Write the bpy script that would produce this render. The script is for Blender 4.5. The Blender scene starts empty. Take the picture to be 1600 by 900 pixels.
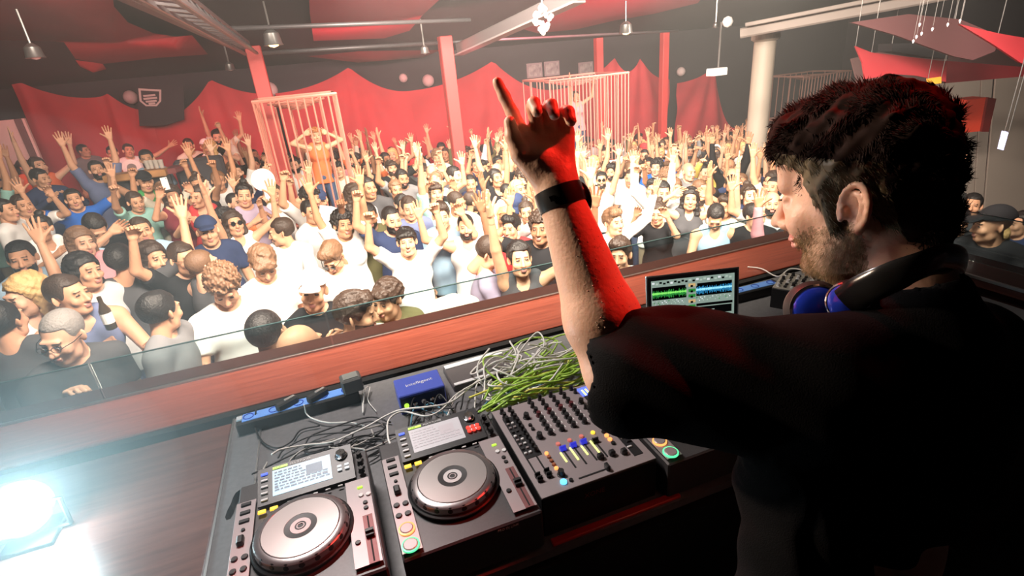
import bpy, math, random
import numpy as np
from mathutils import Vector, Matrix
random.seed(7)
rng = np.random.default_rng(11)
SC = bpy.context.scene
COL = SC.collection
R2 = math.radians

# ---------------------------------------------------------------- camera
CAMPOS = np.array([0.0, 0.0, 2.0])
CR = np.array([0.93286055, -0.34996527, -0.0854137])
CU = np.array([0.21255304, 0.34329312, 0.91486121])
CW = np.array([0.29084771, 0.87159288, -0.39463079])
FPX = 833.75
cam_data = bpy.data.cameras.new('camera')
cam_data.sensor_width = 36.0
cam_data.lens = FPX / 1600 * 36.0
cam_data.clip_start = 0.02
cam_data.clip_end = 200
cam = bpy.data.objects.new('camera', cam_data)
COL.objects.link(cam)
mw = Matrix(((CR[0], CU[0], -CW[0], 0), (CR[1], CU[1], -CW[1], 0), (CR[2], CU[2], -CW[2], 2.0), (0, 0, 0, 1)))
cam.matrix_world = mw
SC.camera = cam

def ray(x, y):
    return (x - 800) / FPX * CR - (y - 450) / FPX * CU + CW
def atz(x, y, z):
    d = ray(x, y); return CAMPOS + d * ((z - 2.0) / d[2])
def atd(x, y, d):
    return CAMPOS + ray(x, y) * d
def aty(x, y, Y):
    d = ray(x, y); return CAMPOS + d * (Y / d[1])

# ---------------------------------------------------------------- world, exposure
SC.view_settings.view_transform = 'Standard'
SC.view_settings.look = 'None'
SC.view_settings.gamma = 1.0
SC.view_settings.use_curve_mapping = False
SC.view_settings.exposure = 0.0
world = bpy.data.worlds.new('world')
world.use_nodes = True
world.node_tree.nodes['Background'].inputs[0].default_value = (0.010, 0.008, 0.010, 1)
world.node_tree.nodes['Background'].inputs[1].default_value = 1.0
SC.world = world

def light(name, kind, loc, target, energy, color, **kw):
    d = bpy.data.lights.new(name, kind)
    d.energy = energy
    d.color = color
    for k, v in kw.items():
        setattr(d, k, v)
    o = bpy.data.objects.new(name, d)
    o.location = loc
    if target is not None:
        o.rotation_euler = (Vector(target) - Vector(loc)).to_track_quat('-Z', 'Y').to_euler()
    COL.objects.link(o)
    return o

WARM = (1.0, 0.86, 0.70)
# blinder wash from the rig over the booth out to the dance floor, then added mid-room fill
light('wash_and_fill', 'AREA', (0.3, 2.15, 2.9), (0.6, 5.2, 0.0), 310, WARM, shape='RECTANGLE', size=2.6, size_y=0.3, spread=R2(125))
light('wash_and_fill', 'AREA', (3.0, 2.3, 2.9), (4.0, 6.0, -0.2), 310, WARM, shape='RECTANGLE', size=2.4, size_y=0.3, spread=R2(125))
light('wash_and_fill', 'AREA', (1.5, 5.4, 2.9), (4.2, 9.0, -0.4), 340, WARM, shape='RECTANGLE', size=2.4, size_y=0.4, spread=R2(135))  # added mid-room fill, keeps the far crowd bright
light('wash_and_fill', 'AREA', (-1.6, 5.0, 2.9), (-2.2, 9.5, 0.2), 60, WARM, shape='RECTANGLE', size=1.6, size_y=0.3, spread=R2(130))  # added fill for the left of the crowd
light('wash_and_fill', 'AREA', (6.5, 7.5, 2.7), (9.0, 12.0, -0.6), 220, WARM, shape='RECTANGLE', size=2.4, size_y=0.4, spread=R2(140))  # added fill for the far right of the crowd
# added fill over the decks to brighten the gear
light('deck_fill', 'AREA', (-0.3, 2.0, 2.75), (0.1, 1.1, 0.95), 17, (1.0, 0.90, 0.86), shape='RECTANGLE', size=0.6, size_y=0.2, spread=R2(110))
# red flood on the back of the room
light('red_wash', 'AREA', (3.0, 9.2, 2.5), (4.0, 13.2, 0.6), 130, (1.0, .18, .22), shape='RECTANGLE', size=6.0, size_y=0.3, spread=R2(140))
light('red_wash', 'AREA', (-2.8, 9.4, 2.4), (-3.0, 13.2, 0.6), 32, (1.0, .14, .16), shape='RECTANGLE', size=3.0, size_y=0.3, spread=R2(140))
light('side_fill', 'SPOT', (6.2, 2.2, 2.9), (8.6, 4.8, .9), 130, (1.0, .84, .72), spot_size=R2(70), spot_blend=.6, shadow_soft_size=.1)  # added fill to brighten the side wall and red cabinet
light('ceiling_red_fill', 'SPOT', (-2.2, 6.6, 1.7), (-2.6, 8.6, 3.2), 28, (1.0, .12, .12), spot_size=R2(120), spot_blend=.8, shadow_soft_size=.2)  # added red uplight, brightens the ceiling cloth at the left
light('ceiling_red_fill', 'SPOT', (2.4, 8.2, 1.9), (2.8, 9.8, 3.0), 22, (1.0, .25, .28), spot_size=R2(120), spot_blend=.8, shadow_soft_size=.2)  # added red uplight for the middle of the ceiling cloth
# red spots
light('red_spot', 'SPOT', (1.62, 0.85, 3.05), (0.36, 0.66, 1.70), 210, (1.0, 0.025, 0.015), spot_size=R2(24), spot_blend=0.5, shadow_soft_size=0.04)
light('red_spot', 'SPOT', (0.55, 2.3, 2.9), (0.72, 0.55, 1.85), 130, (1.0, 0.03, 0.02), spot_size=R2(34), spot_blend=0.6, shadow_soft_size=0.05)
# warm side light on the booth
light('booth_lamp', 'SPOT', (-1.5, 1.9, 2.5), (0.6, 0.58, 1.80), 260, (1.0, 0.76, 0.56), spot_size=R2(36), spot_blend=0.5, shadow_soft_size=0.08)

# ---------------------------------------------------------------- materials
MATS = {}
def mat(name, color, rough=0.6, metal=0.0, emit=None, estr=0.0, spec=0.5, noise=0.0, nscale=20.0, bump=0.0, alpha=1.0, trans=0.0, coat=0.0, sss=0.0, ncol=None):
    if name in MATS:
        return MATS[name]
    m = bpy.data.materials.new(name)
    m.use_nodes = True
    nt = m.node_tree
    b = nt.nodes['Principled BSDF']
    b.inputs['Base Color'].default_value = (*color, 1)
    b.inputs['Roughness'].default_value = rough
    b.inputs['Metallic'].default_value = metal
    b.inputs['Specular IOR Level'].default_value = spec
    b.inputs['Alpha'].default_value = alpha
    b.inputs['Transmission Weight'].default_value = trans
    b.inputs['Coat Weight'].default_value = coat
    if sss:
        b.inputs['Subsurface Weight'].default_value = sss
        b.inputs['Subsurface Radius'].default_value = (0.012, 0.004, 0.002)
        b.inputs['Subsurface Scale'].default_value = 1.0
    if emit is not None:
        b.inputs['Emission Color'].default_value = (*emit, 1)
        b.inputs['Emission Strength'].default_value = estr
    if noise or bump:
        tc = nt.nodes.new('ShaderNodeTexCoord')
        n = nt.nodes.new('ShaderNodeTexNoise')
        n.inputs['Scale'].default_value = nscale
        n.inputs['Detail'].default_value = 5
        nt.links.new(tc.outputs['Object'], n.inputs['Vector'])
        if noise:
            r = nt.nodes.new('ShaderNodeValToRGB')
            c2 = ncol if ncol else tuple(c * (1 - noise) for c in color)
            r.color_ramp.elements[0].color = (*c2, 1)
            r.color_ramp.elements[1].color = (*color, 1)
            r.color_ramp.elements[0].position = 0.35
            r.color_ramp.elements[1].position = 0.65
            nt.links.new(n.outputs['Fac'], r.inputs['Fac'])
            nt.links.new(r.outputs['Color'], b.inputs['Base Color'])
        if bump:
            bp = nt.nodes.new('ShaderNodeBump')
            bp.inputs['Strength'].default_value = bump
            bp.inputs['Distance'].default_value = 0.01
            nt.links.new(n.outputs['Fac'], bp.inputs['Height'])
            nt.links.new(bp.outputs['Normal'], b.inputs['Normal'])
    MATS[name] = m
    return m

def mat_streak(name, c1, c2, axis=(2, 40, 40), rough=0.35, bump=0.15, coat=0.2):
    """wood: noise stretched along one axis"""
    m = mat(name, c1, rough=rough, coat=coat)
    nt = m.node_tree
    b = nt.nodes['Principled BSDF']
    tc = nt.nodes.new('ShaderNodeTexCoord')
    mp = nt.nodes.new('ShaderNodeMapping')
    mp.inputs['Scale'].default_value = axis
    n = nt.nodes.new('ShaderNodeTexNoise')
    n.inputs['Scale'].default_value = 1.0
    n.inputs['Detail'].default_value = 8
    n.inputs['Roughness'].default_value = 0.65
    r = nt.nodes.new('ShaderNodeValToRGB')
    r.color_ramp.elements[0].color = (*c2, 1); r.color_ramp.elements[0].position = 0.3
    r.color_ramp.elements[1].color = (*c1, 1); r.color_ramp.elements[1].position = 0.7
    bp = nt.nodes.new('ShaderNodeBump'); bp.inputs['Strength'].default_value = bump; bp.inputs['Distance'].default_value = 0.004
    L = nt.links.new
    L(tc.outputs['Object'], mp.inputs['Vector']); L(mp.outputs['Vector'], n.inputs['Vector'])
    L(n.outputs['Fac'], r.inputs['Fac']); L(r.outputs['Color'], b.inputs['Base Color'])
    L(n.outputs['Fac'], bp.inputs['Height']); L(bp.outputs['Normal'], b.inputs['Normal'])
    return m

# ---------------------------------------------------------------- scene helpers
def empty(name, loc=(0, 0, 0), rotz=0.0, label=None, cat=None, group=None, parent=None):
    o = bpy.data.objects.new(name, None)
    o.empty_display_size = 0.1
    o.location = loc
    o.rotation_euler = (0, 0, rotz)
    COL.objects.link(o)
    if parent is not None:
        o.parent = parent
    tag(o, label, cat, group)
    return o

def tag(o, label=None, cat=None, group=None, kind=None):
    if label: o['label'] = label
    if cat: o['category'] = cat
    if group: o['group'] = group
    if kind: o['kind'] = kind
    return o

def link(name, me, parent=None, loc=(0, 0, 0), rot=(0, 0, 0)):
    o = bpy.data.objects.new(name, me)
    o.location = loc
    o.rotation_euler = rot
    COL.objects.link(o)
    if parent is not None:
        o.parent = parent
    return o

class MB:
    """collects simple shapes into one mesh"""
    def __init__(self):
        self.v = []; self.f = []; self.m = []; self.mi = 0
    def add(self, vs, fs):
        o = len(self.v)
        self.v += [tuple(map(float, p)) for p in vs]
        self.f += [tuple(i + o for i in f) for f in fs]
        self.m += [self.mi] * len(fs)
        return self
    def box(self, c, s, rz=0.0, M=None, bev=0.0):
        hx, hy, hz = s[0] / 2, s[1] / 2, s[2] / 2
        if bev <= 0 or min(hx, hy, hz) <= bev:
            vs = [(x, y, z) for x in (-hx, hx) for y in (-hy, hy) for z in (-hz, hz)]
            fs = [(0, 1, 3, 2), (4, 6, 7, 5), (0, 4, 5, 1), (2, 3, 7, 6), (0, 2, 6, 4), (1, 5, 7, 3)]
        else:
            b = bev
            ring = [(-hx + b, -hy), (hx - b, -hy), (hx, -hy + b), (hx, hy - b), (hx - b, hy), (-hx + b, hy), (-hx, hy - b), (-hx, -hy + b)]
            ins = [(x * (hx - b) / hx if abs(x) == hx else x, y * (hy - b) / hy if abs(y) == hy else y) for x, y in ring]
            vs = [(x, y, -hz) for x, y in ring] + [(x, y, hz - b) for x, y in ring] + [(x, y, hz) for x, y in ins]
            fs = [tuple(range(7, -1, -1))]
            for k in range(8):
                n = (k + 1) % 8
                fs += [(k, n, 8 + n, 8 + k), (8 + k, 8 + n, 16 + n, 16 + k)]
            fs += [tuple(range(16, 24))]
        if rz:
            cc, ss = math.cos(rz), math.sin(rz)
            vs = [(x * cc - y * ss, x * ss + y * cc, z) for x, y, z in vs]
        if M is not None:
            vs = [tuple(M @ Vector(p)) for p in vs]
        vs = [(x + c[0], y + c[1], z + c[2]) for x, y, z in vs]
        return self.add(vs, fs)
    def lathe(self, prof, c=(0, 0, 0), n=24, M=None, cap=True):
        vs = []; fs = []
        for r, z in prof:
            for k in range(n):
                a = 2 * math.pi * k / n
                vs.append((r * math.cos(a), r * math.sin(a), z))
        for j in range(len(prof) - 1):
            for k in range(n):
                q = (k + 1) % n
                fs.append((j * n + k, j * n + q, (j + 1) * n + q, (j + 1) * n + k))
        if cap:
            fs.append(tuple(range(n - 1, -1, -1)))
            fs.append(tuple(range((len(prof) - 1) * n, len(prof) * n)))
        if M is not None:
            vs = [tuple(M @ Vector(p)) for p in vs]
        vs = [(x + c[0], y + c[1], z + c[2]) for x, y, z in vs]
        return self.add(vs, fs)
    def tube(self, pts, r, n=6, closed=False):
        pts = [Vector(tuple(map(float, p))) for p in pts]
        N = len(pts)
        rr = r if hasattr(r, '__len__') else [r] * N
        up = None; vs = []; fs = []
        for i in range(N):
            a = pts[i - 1] if i > 0 else (pts[-1] if closed else pts[0])
            b = pts[i + 1] if i < N - 1 else (pts[0] if closed else pts[-1])
            t = (b - a)
            t = t.normalized() if t.length > 1e-9 else Vector((0, 0, 1))
            if up is None:
                up = Vector((0, 0, 1)) if abs(t.z) < 0.9 else Vector((1, 0, 0))
            s = t.cross(up); s.normalize(); up = s.cross(t)
            for k in range(n):
                an = 2 * math.pi * k / n
                vs.append(pts[i] + (s * math.cos(an) + up * math.sin(an)) * rr[i])
        for i in range(N if closed else N - 1):
            j = (i + 1) % N
            for k in range(n):
                q = (k + 1) % n
                fs.append((i * n + k, i * n + q, j * n + q, j * n + k))
        if not closed:
            fs.append(tuple(range(n - 1, -1, -1))); fs.append(tuple((N - 1) * n + k for k in range(n)))
        return self.add(vs, fs)
    def quad(self, a, b, c, d):
        return self.add([a, b, c, d], [(0, 1, 2, 3)])
    def build(self, name, mats, parent=None, loc=(0, 0, 0), rot=(0, 0, 0), smooth=False, label=None, cat=None, group=None, kind=None):
        me = bpy.data.meshes.new(name)
        me.from_pydata(self.v, [], self.f)
        if not isinstance(mats, (list, tuple)): mats = [mats]
        for m in mats: me.materials.append(m)
        if len(mats) > 1:
            me.polygons.foreach_set('material_index', self.m)
        if smooth:
            me.shade_smooth() if hasattr(me, 'shade_smooth') else None
            if smooth == 'auto':
                try: me.set_sharp_from_angle(angle=R2(40))
                except Exception: pass
        me.update()
        o = link(name, me, parent, loc, rot)
        tag(o, label, cat, group, kind)
        return o

def spline(ctrl, n=40, closed=False):
    """Catmull-Rom through control points"""
    P = [np.array(p, float) for p in ctrl]
    if closed: P = [P[-1]] + P + [P[0], P[1]]
    else: P = [2 * P[0] - P[1]] + P + [2 * P[-1] - P[-2]]
    segs = len(P) - 3
    out = []
    for i in range(segs):
        a, b, c, d = P[i:i + 4]
        m = max(2, n // segs)
        for k in range(m):
            t = k / m
            out.append(0.5 * (2 * b + (c - a) * t + (2 * a - 5 * b + 4 * c - d) * t * t + (-a + 3 * b - 3 * c + d) * t ** 3))
    if not closed: out.append(P[-2])
    return out

# ---------------------------------------------------------------- distance field bodies
def rot_from(z, ref=(0, -1, 0)):
    """3x3 with columns x, y, z: z along z, -y towards ref"""
    z = np.array(z, float); z /= np.linalg.norm(z)
    y = -np.array(ref, float); y -= z * (y @ z)
    if np.linalg.norm(y) < 1e-3:
        y = np.array([1.0, 0, 0]) - z * z[0]
    y /= np.linalg.norm(y)
    x = np.cross(y, z)
    return np.stack([x, y, z], 1)

class Field:
    def __init__(self, xs, ys, zs):
        self.xs, self.ys, self.zs = [np.asarray(a, np.float32) for a in (xs, ys, zs)]
        self.F = np.full((len(xs), len(ys), len(zs)), 0.2, np.float32)
    def _slice(self, lo, hi):
        s = []
        for a, l, h in zip((self.xs, self.ys, self.zs), lo, hi):
            i0 = max(int(np.searchsorted(a, l)) - 1, 0); i1 = min(int(np.searchsorted(a, h)) + 1, len(a))
            s.append(slice(i0, i1))
        return tuple(s)
    def _P(self, s):
        return self.xs[s[0]][:, None, None], self.ys[s[1]][None, :, None], self.zs[s[2]][None, None, :]
    def _put(self, s, d, k, sub):
        F = self.F[s]
        if F.size == 0: return
        if sub:
            a, b = F, -d
            if k > 0:
                h = np.maximum(k - np.abs(a - b), 0) / k
                r = np.maximum(a, b) + h * h * k * 0.25
            else: r = np.maximum(a, b)
        else:
            if k > 0:
                h = np.maximum(k - np.abs(F - d), 0) / k
                r = np.minimum(F, d) - h * h * k * 0.25
            else: r = np.minimum(F, d)
        self.F[s] = r
    def cone(self, a, b, ra, rb, k=0.02, sub=False):
        a = np.array(a, np.float32); b = np.array(b, np.float32)
        m = k + 0.035
        s = self._slice(np.minimum(a - ra, b - rb) - m, np.maximum(a + ra, b + rb) + m)
        X, Y, Z = self._P(s)
        ab = b - a; L = float(ab @ ab) + 1e-12
        t = np.clip(((X - a[0]) * ab[0] + (Y - a[1]) * ab[1] + (Z - a[2]) * ab[2]) / L, 0, 1)
        d = np.sqrt((X - a[0] - t * ab[0]) ** 2 + (Y - a[1] - t * ab[1]) ** 2 + (Z - a[2] - t * ab[2]) ** 2) - (ra + (rb - ra) * t)
        self._put(s, d, k, sub)
        return self
    def ell(self, c, r, R=None, k=0.02, sub=False):
        c = np.array(c, np.float32); r = np.array(r, np.float32)
        m = k + 0.035; e = float(r.max()) if R is not None else r
        s = self._slice(c - e - m, c + e + m)
        X, Y, Z = self._P(s)
        X = X - c[0]; Y = Y - c[1]; Z = Z - c[2]
        if R is not None:
            R = np.asarray(R, np.float32)
            X, Y, Z = (R[0, 0] * X + R[1, 0] * Y + R[2, 0] * Z, R[0, 1] * X + R[1, 1] * Y + R[2, 1] * Z, R[0, 2] * X + R[1, 2] * Y + R[2, 2] * Z)
        k0 = np.sqrt((X / r[0]) ** 2 + (Y / r[1]) ** 2 + (Z / r[2]) ** 2)
        k1 = np.sqrt((X / r[0] ** 2) ** 2 + (Y / r[1] ** 2) ** 2 + (Z / r[2] ** 2) ** 2) + 1e-6
        d = k0 * (k0 - 1) / k1
        self._put(s, d, k, sub)
        return self
    def box(self, c, h, R=None, rnd=0.01, k=0.01, sub=False):
        c = np.array(c, np.float32); h = np.array(h, np.float32)
        m = k + 0.035; e = float(np.linalg.norm(h)) if R is not None else h
        s = self._slice(c - e - m, c + e + m)
        X, Y, Z = self._P(s)
        X = X - c[0]; Y = Y - c[1]; Z = Z - c[2]
        if R is not None:
            R = np.asarray(R, np.float32)
            X, Y, Z = (R[0, 0] * X + R[1, 0] * Y + R[2, 0] * Z, R[0, 1] * X + R[1, 1] * Y + R[2, 1] * Z, R[0, 2] * X + R[1, 2] * Y + R[2, 2] * Z)
        qx, qy, qz = np.abs(X) - h[0] + rnd, np.abs(Y) - h[1] + rnd, np.abs(Z) - h[2] + rnd
        d = np.sqrt(np.maximum(qx, 0) ** 2 + np.maximum(qy, 0) ** 2 + np.maximum(qz, 0) ** 2) + np.minimum(np.maximum(np.maximum(qx, qy), qz), 0) - rnd
        self._put(s, d, k, sub)
        return self
    def warp(self, fn):
        X, Y, Z = np.meshgrid(self.xs, self.ys, self.zs, indexing='ij', sparse=True)
        self.F += fn(X, Y, Z).astype(np.float32)
        return self
    def mesh(self):
        F = self.F
        F[0] = F[-1] = 0.05; F[:, 0] = F[:, -1] = 0.05; F[:, :, 0] = F[:, :, -1] = 0.05
        S = F < 0
        c = np.zeros(tuple(n - 1 for n in F.shape), np.int8)
        for i in (0, 1):
            for j in (0, 1):
                for k in (0, 1):
                    c += S[i:F.shape[0] - 1 + i, j:F.shape[1] - 1 + j, k:F.shape[2] - 1 + k]
        act = np.argwhere((c > 0) & (c < 8))
        idx = np.full(c.shape, -1, np.int64)
        idx[act[:, 0], act[:, 1], act[:, 2]] = np.arange(len(act))
        I, J, K = act.T
        ax = (self.xs, self.ys, self.zs)
        corner = {}
        for i in (0, 1):
            for j in (0, 1):
                for k in (0, 1):
                    corner[(i, j, k)] = (F[I + i, J + j, K + k], np.stack([ax[0][I + i], ax[1][J + j], ax[2][K + k]], 1))
        pos = np.zeros((len(act), 3)); cnt = np.zeros(len(act))
        for a in corner:
            for d in range(3):
                if a[d] == 0:
                    b = list(a); b[d] = 1; b = tuple(b)
                    fa, pa = corner[a]; fb, pb = corner[b]
                    x = (fa < 0) != (fb < 0)
                    t = fa[x] / (fa[x] - fb[x])
                    pos[x] += pa[x] + (pb[x] - pa[x]) * t[:, None]
                    cnt[x] += 1
        pos /= cnt[:, None]
        quads = []
        for d in range(3):
            sl0 = [slice(None)] * 3; sl1 = [slice(None)] * 3
            sl0[d] = slice(0, -1); sl1[d] = slice(1, None)
            e = S[tuple(sl0)] != S[tuple(sl1)]
            E = np.argwhere(e)
            u, v = (d + 1) % 3, (d + 2) % 3
            E = E[(E[:, u] > 0) & (E[:, v] > 0)]
            q = []
            for du, dv in ((-1, -1), (0, -1), (0, 0), (-1, 0)):
                G = E.copy(); G[:, u] += du; G[:, v] += dv
                G = np.minimum(G, np.array(c.shape) - 1)
                q.append(idx[G[:, 0], G[:, 1], G[:, 2]])
            q = np.stack(q, 1)
            inside = S[E[:, 0], E[:, 1], E[:, 2]]
            q[~inside] = q[~inside][:, ::-1]
            quads.append(q)
        Q = np.concatenate(quads)
        Q = Q[(Q >= 0).all(1)]
        return pos, Q

def np_mesh(name, V, Q, mats, mi=None, smooth=True):
    me = bpy.data.meshes.new(name)
    me.vertices.add(len(V)); me.vertices.foreach_set('co', np.asarray(V, np.float32).ravel())
    n = Q.shape[1]
    me.loops.add(Q.size); me.loops.foreach_set('vertex_index', Q.astype(np.int32).ravel())
    me.polygons.add(len(Q))
    me.polygons.foreach_set('loop_start', np.arange(0, Q.size, n, dtype=np.int32))
    for m in mats: me.materials.append(m)
    if mi is not None: me.polygons.foreach_set('material_index', np.asarray(mi, np.int32))
    me.update(calc_edges=True)
    if smooth: me.polygons.foreach_set('use_smooth', np.ones(len(Q), bool))
    me.validate()
    return me

def join_parts(parts):
    """[(V,Q,mi)] -> one"""
    Vs, Qs, Ms, o = [], [], [], 0
    for V, Q, m in parts:
        Vs.append(V); Qs.append(Q + o); Ms.append(m if hasattr(m, '__len__') else np.full(len(Q), m)); o += len(V)
    return np.concatenate(Vs), np.concatenate(Qs), np.concatenate(Ms)

def ax_range(lo, hi, h):
    return np.arange(lo, hi + h, h)
def zones(*spans):
    """non-uniform axis: (lo,hi,h) spans"""
    out = []
    for lo, hi, h in spans:
        n = max(1, int(round((hi - lo) / h)))
        out.append(lo + (hi - lo) * np.arange(n) / n)
    out.append([spans[-1][1]])
    return np.concatenate(out)

# ---------------------------------------------------------------- the room
def struct(name, mb, m, **kw):
    return mb.build(name, m, kind='structure', **kw)
BLK = mat('ceiling_black', (.022, .020, .024), rough=.9)
WBK = mat('wall_dark', (.035, .032, .038), rough=.9)
FLR = mat('floor_dark', (.05, .045, .045), rough=.5, noise=.4, nscale=4)
fz = lambda x, y: -0.86 - 0.10 * x - 0.028 * (y - 4)
m = MB(); cs = ((-6.1, 2.25), (16.1, 2.25), (16.1, 13.4), (-6.1, 13.4))
m.add([(x, y, fz(x, y)) for x, y in cs] + [(x, y, -2.8) for x, y in cs], [(0, 1, 2, 3), (7, 6, 5, 4), (0, 4, 5, 1), (1, 5, 6, 2), (2, 6, 7, 3), (3, 7, 4, 0)])
struct('floor', m, FLR)
m = MB(); m.box((5, 5, 4.05), (24, 20, .1)); struct('ceiling', m, BLK)
m = MB(); m.box((5, 13.45, .6), (22.4, .1, 6.8)); struct('wall_back', m, WBK)
m = MB(); m.box((-6.1, 5, .6), (.1, 18, 6.8)); struct('wall_left', m, WBK)
m = MB(); m.box((16.1, 5, .6), (.1, 18, 6.8)); struct('wall_right', m, WBK)
m = MB(); m.box((5, -3.9, .6), (22.4, .1, 6.8)); struct('wall_front', m, WBK)
# raised seating platform on the left
m = MB(); m.box((-3.75, 11.0, -1.0), (4.7, 4.8, .96)); struct('platform_floor', m, FLR)

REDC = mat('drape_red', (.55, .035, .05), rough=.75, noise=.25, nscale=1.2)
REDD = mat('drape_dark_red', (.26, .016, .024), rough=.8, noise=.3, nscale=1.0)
BLKC = mat('drape_black', (.03, .027, .032), rough=.85)
REDP = mat('pillar_red', (.55, .05, .05), rough=.5)
PALE = mat('wall_pale', (.62, .54, .50), rough=.7, noise=.1, nscale=3)
STEEL = mat('steel_grey', (.22, .19, .20), rough=.4, metal=.6)
PIPE = mat('pipe_grey', (.13, .115, .125), rough=.45, metal=.5)

# red drapes hung like tent sides from their peaks on the back wall
def drape(px_l, px_p, px_r, label, Y=13.0, low=(150, 150), peak=97, group='red drapes along the back wall', bottom=-1.5, m_=REDC):
    a = aty(px_l, low[0], Y); p = aty(px_p, peak, Y); b = aty(px_r, low[1], Y)
    n = 36; k = 16
    vs = []; fs = []
    ox = p[0]
    for i in range(n + 1):
        t = i / n
        x = a[0] + (b[0] - a[0]) * t
        if x <= p[0]:
            u = (p[0] - x) / max(1e-3, p[0] - a[0]); zt = p[2] + (a[2] - p[2]) * (1 - (1 - u) ** 2.1)
        else:
            u = (x - p[0]) / max(1e-3, b[0] - p[0]); zt = p[2] + (b[2] - p[2]) * (1 - (1 - u) ** 2.1)
        for j in range(k + 1):
            v = j / k
            z = zt + (bottom - zt) * v
            ang = math.atan2(x - p[0], p[2] - z + .4)
            y = Y + .05 * math.sin(ang * 16 + px_p) * min(1, v * 3 + .2) - .10 * math.sin(v * PI2) * (1 - abs(2 * t - 1))
            vs.append((x - ox, y - Y, z - bottom))
    for i in range(n):
        for j in range(k):
            q = i * (k + 1) + j
            fs.append((q, q + 1, q + k + 2, q + k + 1))
    mb = MB(); mb.add(vs, fs)
    return mb.build('red_drape', m_, None, (ox, Y, bottom), smooth=True, label=label, cat='drape', group=group)
PI2 = math.pi
drape(18, 30, 152, 'red drape at the far left behind the raised platform', low=(132, 152), peak=128)
drape(150, 168, 232, 'red drape left of the black wall banner', low=(152, 172), peak=146)
drape(226, 328, 432, 'red drape between the black banner and the near cage', low=(196, 146), peak=124)
drape(430, 545, 640, 'red drape with a tall peak right of the near cage', low=(146, 142), peak=105)
drape(640, 770, 868, 'red drape peaked left of the raised hand', low=(142, 140), peak=95)
drape(868, 961, 982, 'red drape with a narrow peak behind the far cage', low=(140, 112), peak=90)
drape(982, 1000, 1046, 'red drape with a narrow peak right of the far cage', low=(112, 124), peak=91)
drape(1058, 1116, 1150, 'red drape farthest right, beside the white column', low=(130, 200), peak=106)
# floor-level dark gap where the cloth ends is hidden by the crowd

def slope(px, py, off=0.0):
    """a point on the sagging cloth ceiling: z falls from 2.95 at y 8.6 to 2.3 at y 12.6"""
    d = ray(px, py)
    k = -.165
    # z = 2.95 + k (y - 8.6) + off
    t = (2.95 + off + k * (0 - 8.6) - 2.0) / (d[2] - k * d[1])
    return CAMPOS + d * t
def ceiling_cloth(name, pts, m_, label, off=0.0, n_in=1):
    P = [slope(x, y, off) for x, y in pts]
    c = sum(P) / len(P)
    mb = MB(); n = len(P)
    rings = [P]
    for f_ in (.66, .33):
        rings.append([c + (p - c) * f_ + np.array((0, 0, -.10 * (1 - f_))) for p in P])
    vs = [p - c for r in rings for p in r] + [np.array((0, 0, -.10))]
    fs = []
    for r in range(2):
        for k in range(n): fs.append((r * n + k, r * n + (k + 1) % n, (r + 1) * n + (k + 1) % n, (r + 1) * n + k))
    for k in range(n): fs.append((2 * n + k, 2 * n + (k + 1) % n, 3 * n))
    mb.add(vs, fs)
    return mb.build(name, m_, None, tuple(c), smooth=True, label=label, cat='drape', group='cloth stretched under the ceiling')
m = MB()
c0 = [np.array((-6, 3.2, 3.96)), np.array((16, 3.2, 3.96)), np.array((16, 13.4, 2.28)), np.array((-6, 13.4, 2.28))]
m.quad(*c0)
m.build('ceiling_cloth_black', BLKC, None, kind='structure')
HZ = bpy.data.materials.new('haze'); HZ.use_nodes = True; HZ.node_tree.nodes.clear()
_v = HZ.node_tree.nodes.new('ShaderNodeVolumeScatter'); _o = HZ.node_tree.nodes.new('ShaderNodeOutputMaterial')
_v.inputs['Color'].default_value = (1, 1, 1, 1); _v.inputs['Density'].default_value = .0105; _v.inputs['Anisotropy'].default_value = .25
HZ.node_tree.links.new(_v.outputs[0], _o.inputs['Volume'])
m = MB(); m.box((5, 7.85, 1.2), (21.9, 11.0, 5.6)); m.build('haze', HZ, kind='stuff', label='thin club haze filling the room over the dance floor', cat='haze')
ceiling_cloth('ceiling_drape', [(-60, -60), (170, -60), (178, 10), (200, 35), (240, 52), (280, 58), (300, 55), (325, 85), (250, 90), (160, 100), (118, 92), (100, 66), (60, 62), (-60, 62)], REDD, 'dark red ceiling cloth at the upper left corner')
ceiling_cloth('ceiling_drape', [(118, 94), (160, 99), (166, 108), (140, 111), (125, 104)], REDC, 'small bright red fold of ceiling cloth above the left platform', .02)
ceiling_cloth('ceiling_drape', [(480, -60), (720, -60), (686, 0), (660, 24), (640, 48), (600, 60), (490, 64), (484, 20)], mat('drape_mid_red', (.30, .03, .05), rough=.8), 'rose-red ceiling cloth above the near cage')
ceiling_cloth('ceiling_drape', [(910, -40), (1130, -40), (1090, 5), (1020, 22), (960, 32), (900, 46), (840, 52), (805, 42), (850, 25), (890, 10)], MATS['drape_mid_red'], 'rose-red ceiling cloth above the far cage')
ceiling_cloth('ceiling_drape', [(480, 88), (560, 80), (690, 78), (660, 90), (560, 98)], REDD, 'thin dark red ceiling fold above the tall drape peak', -.03)

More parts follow.
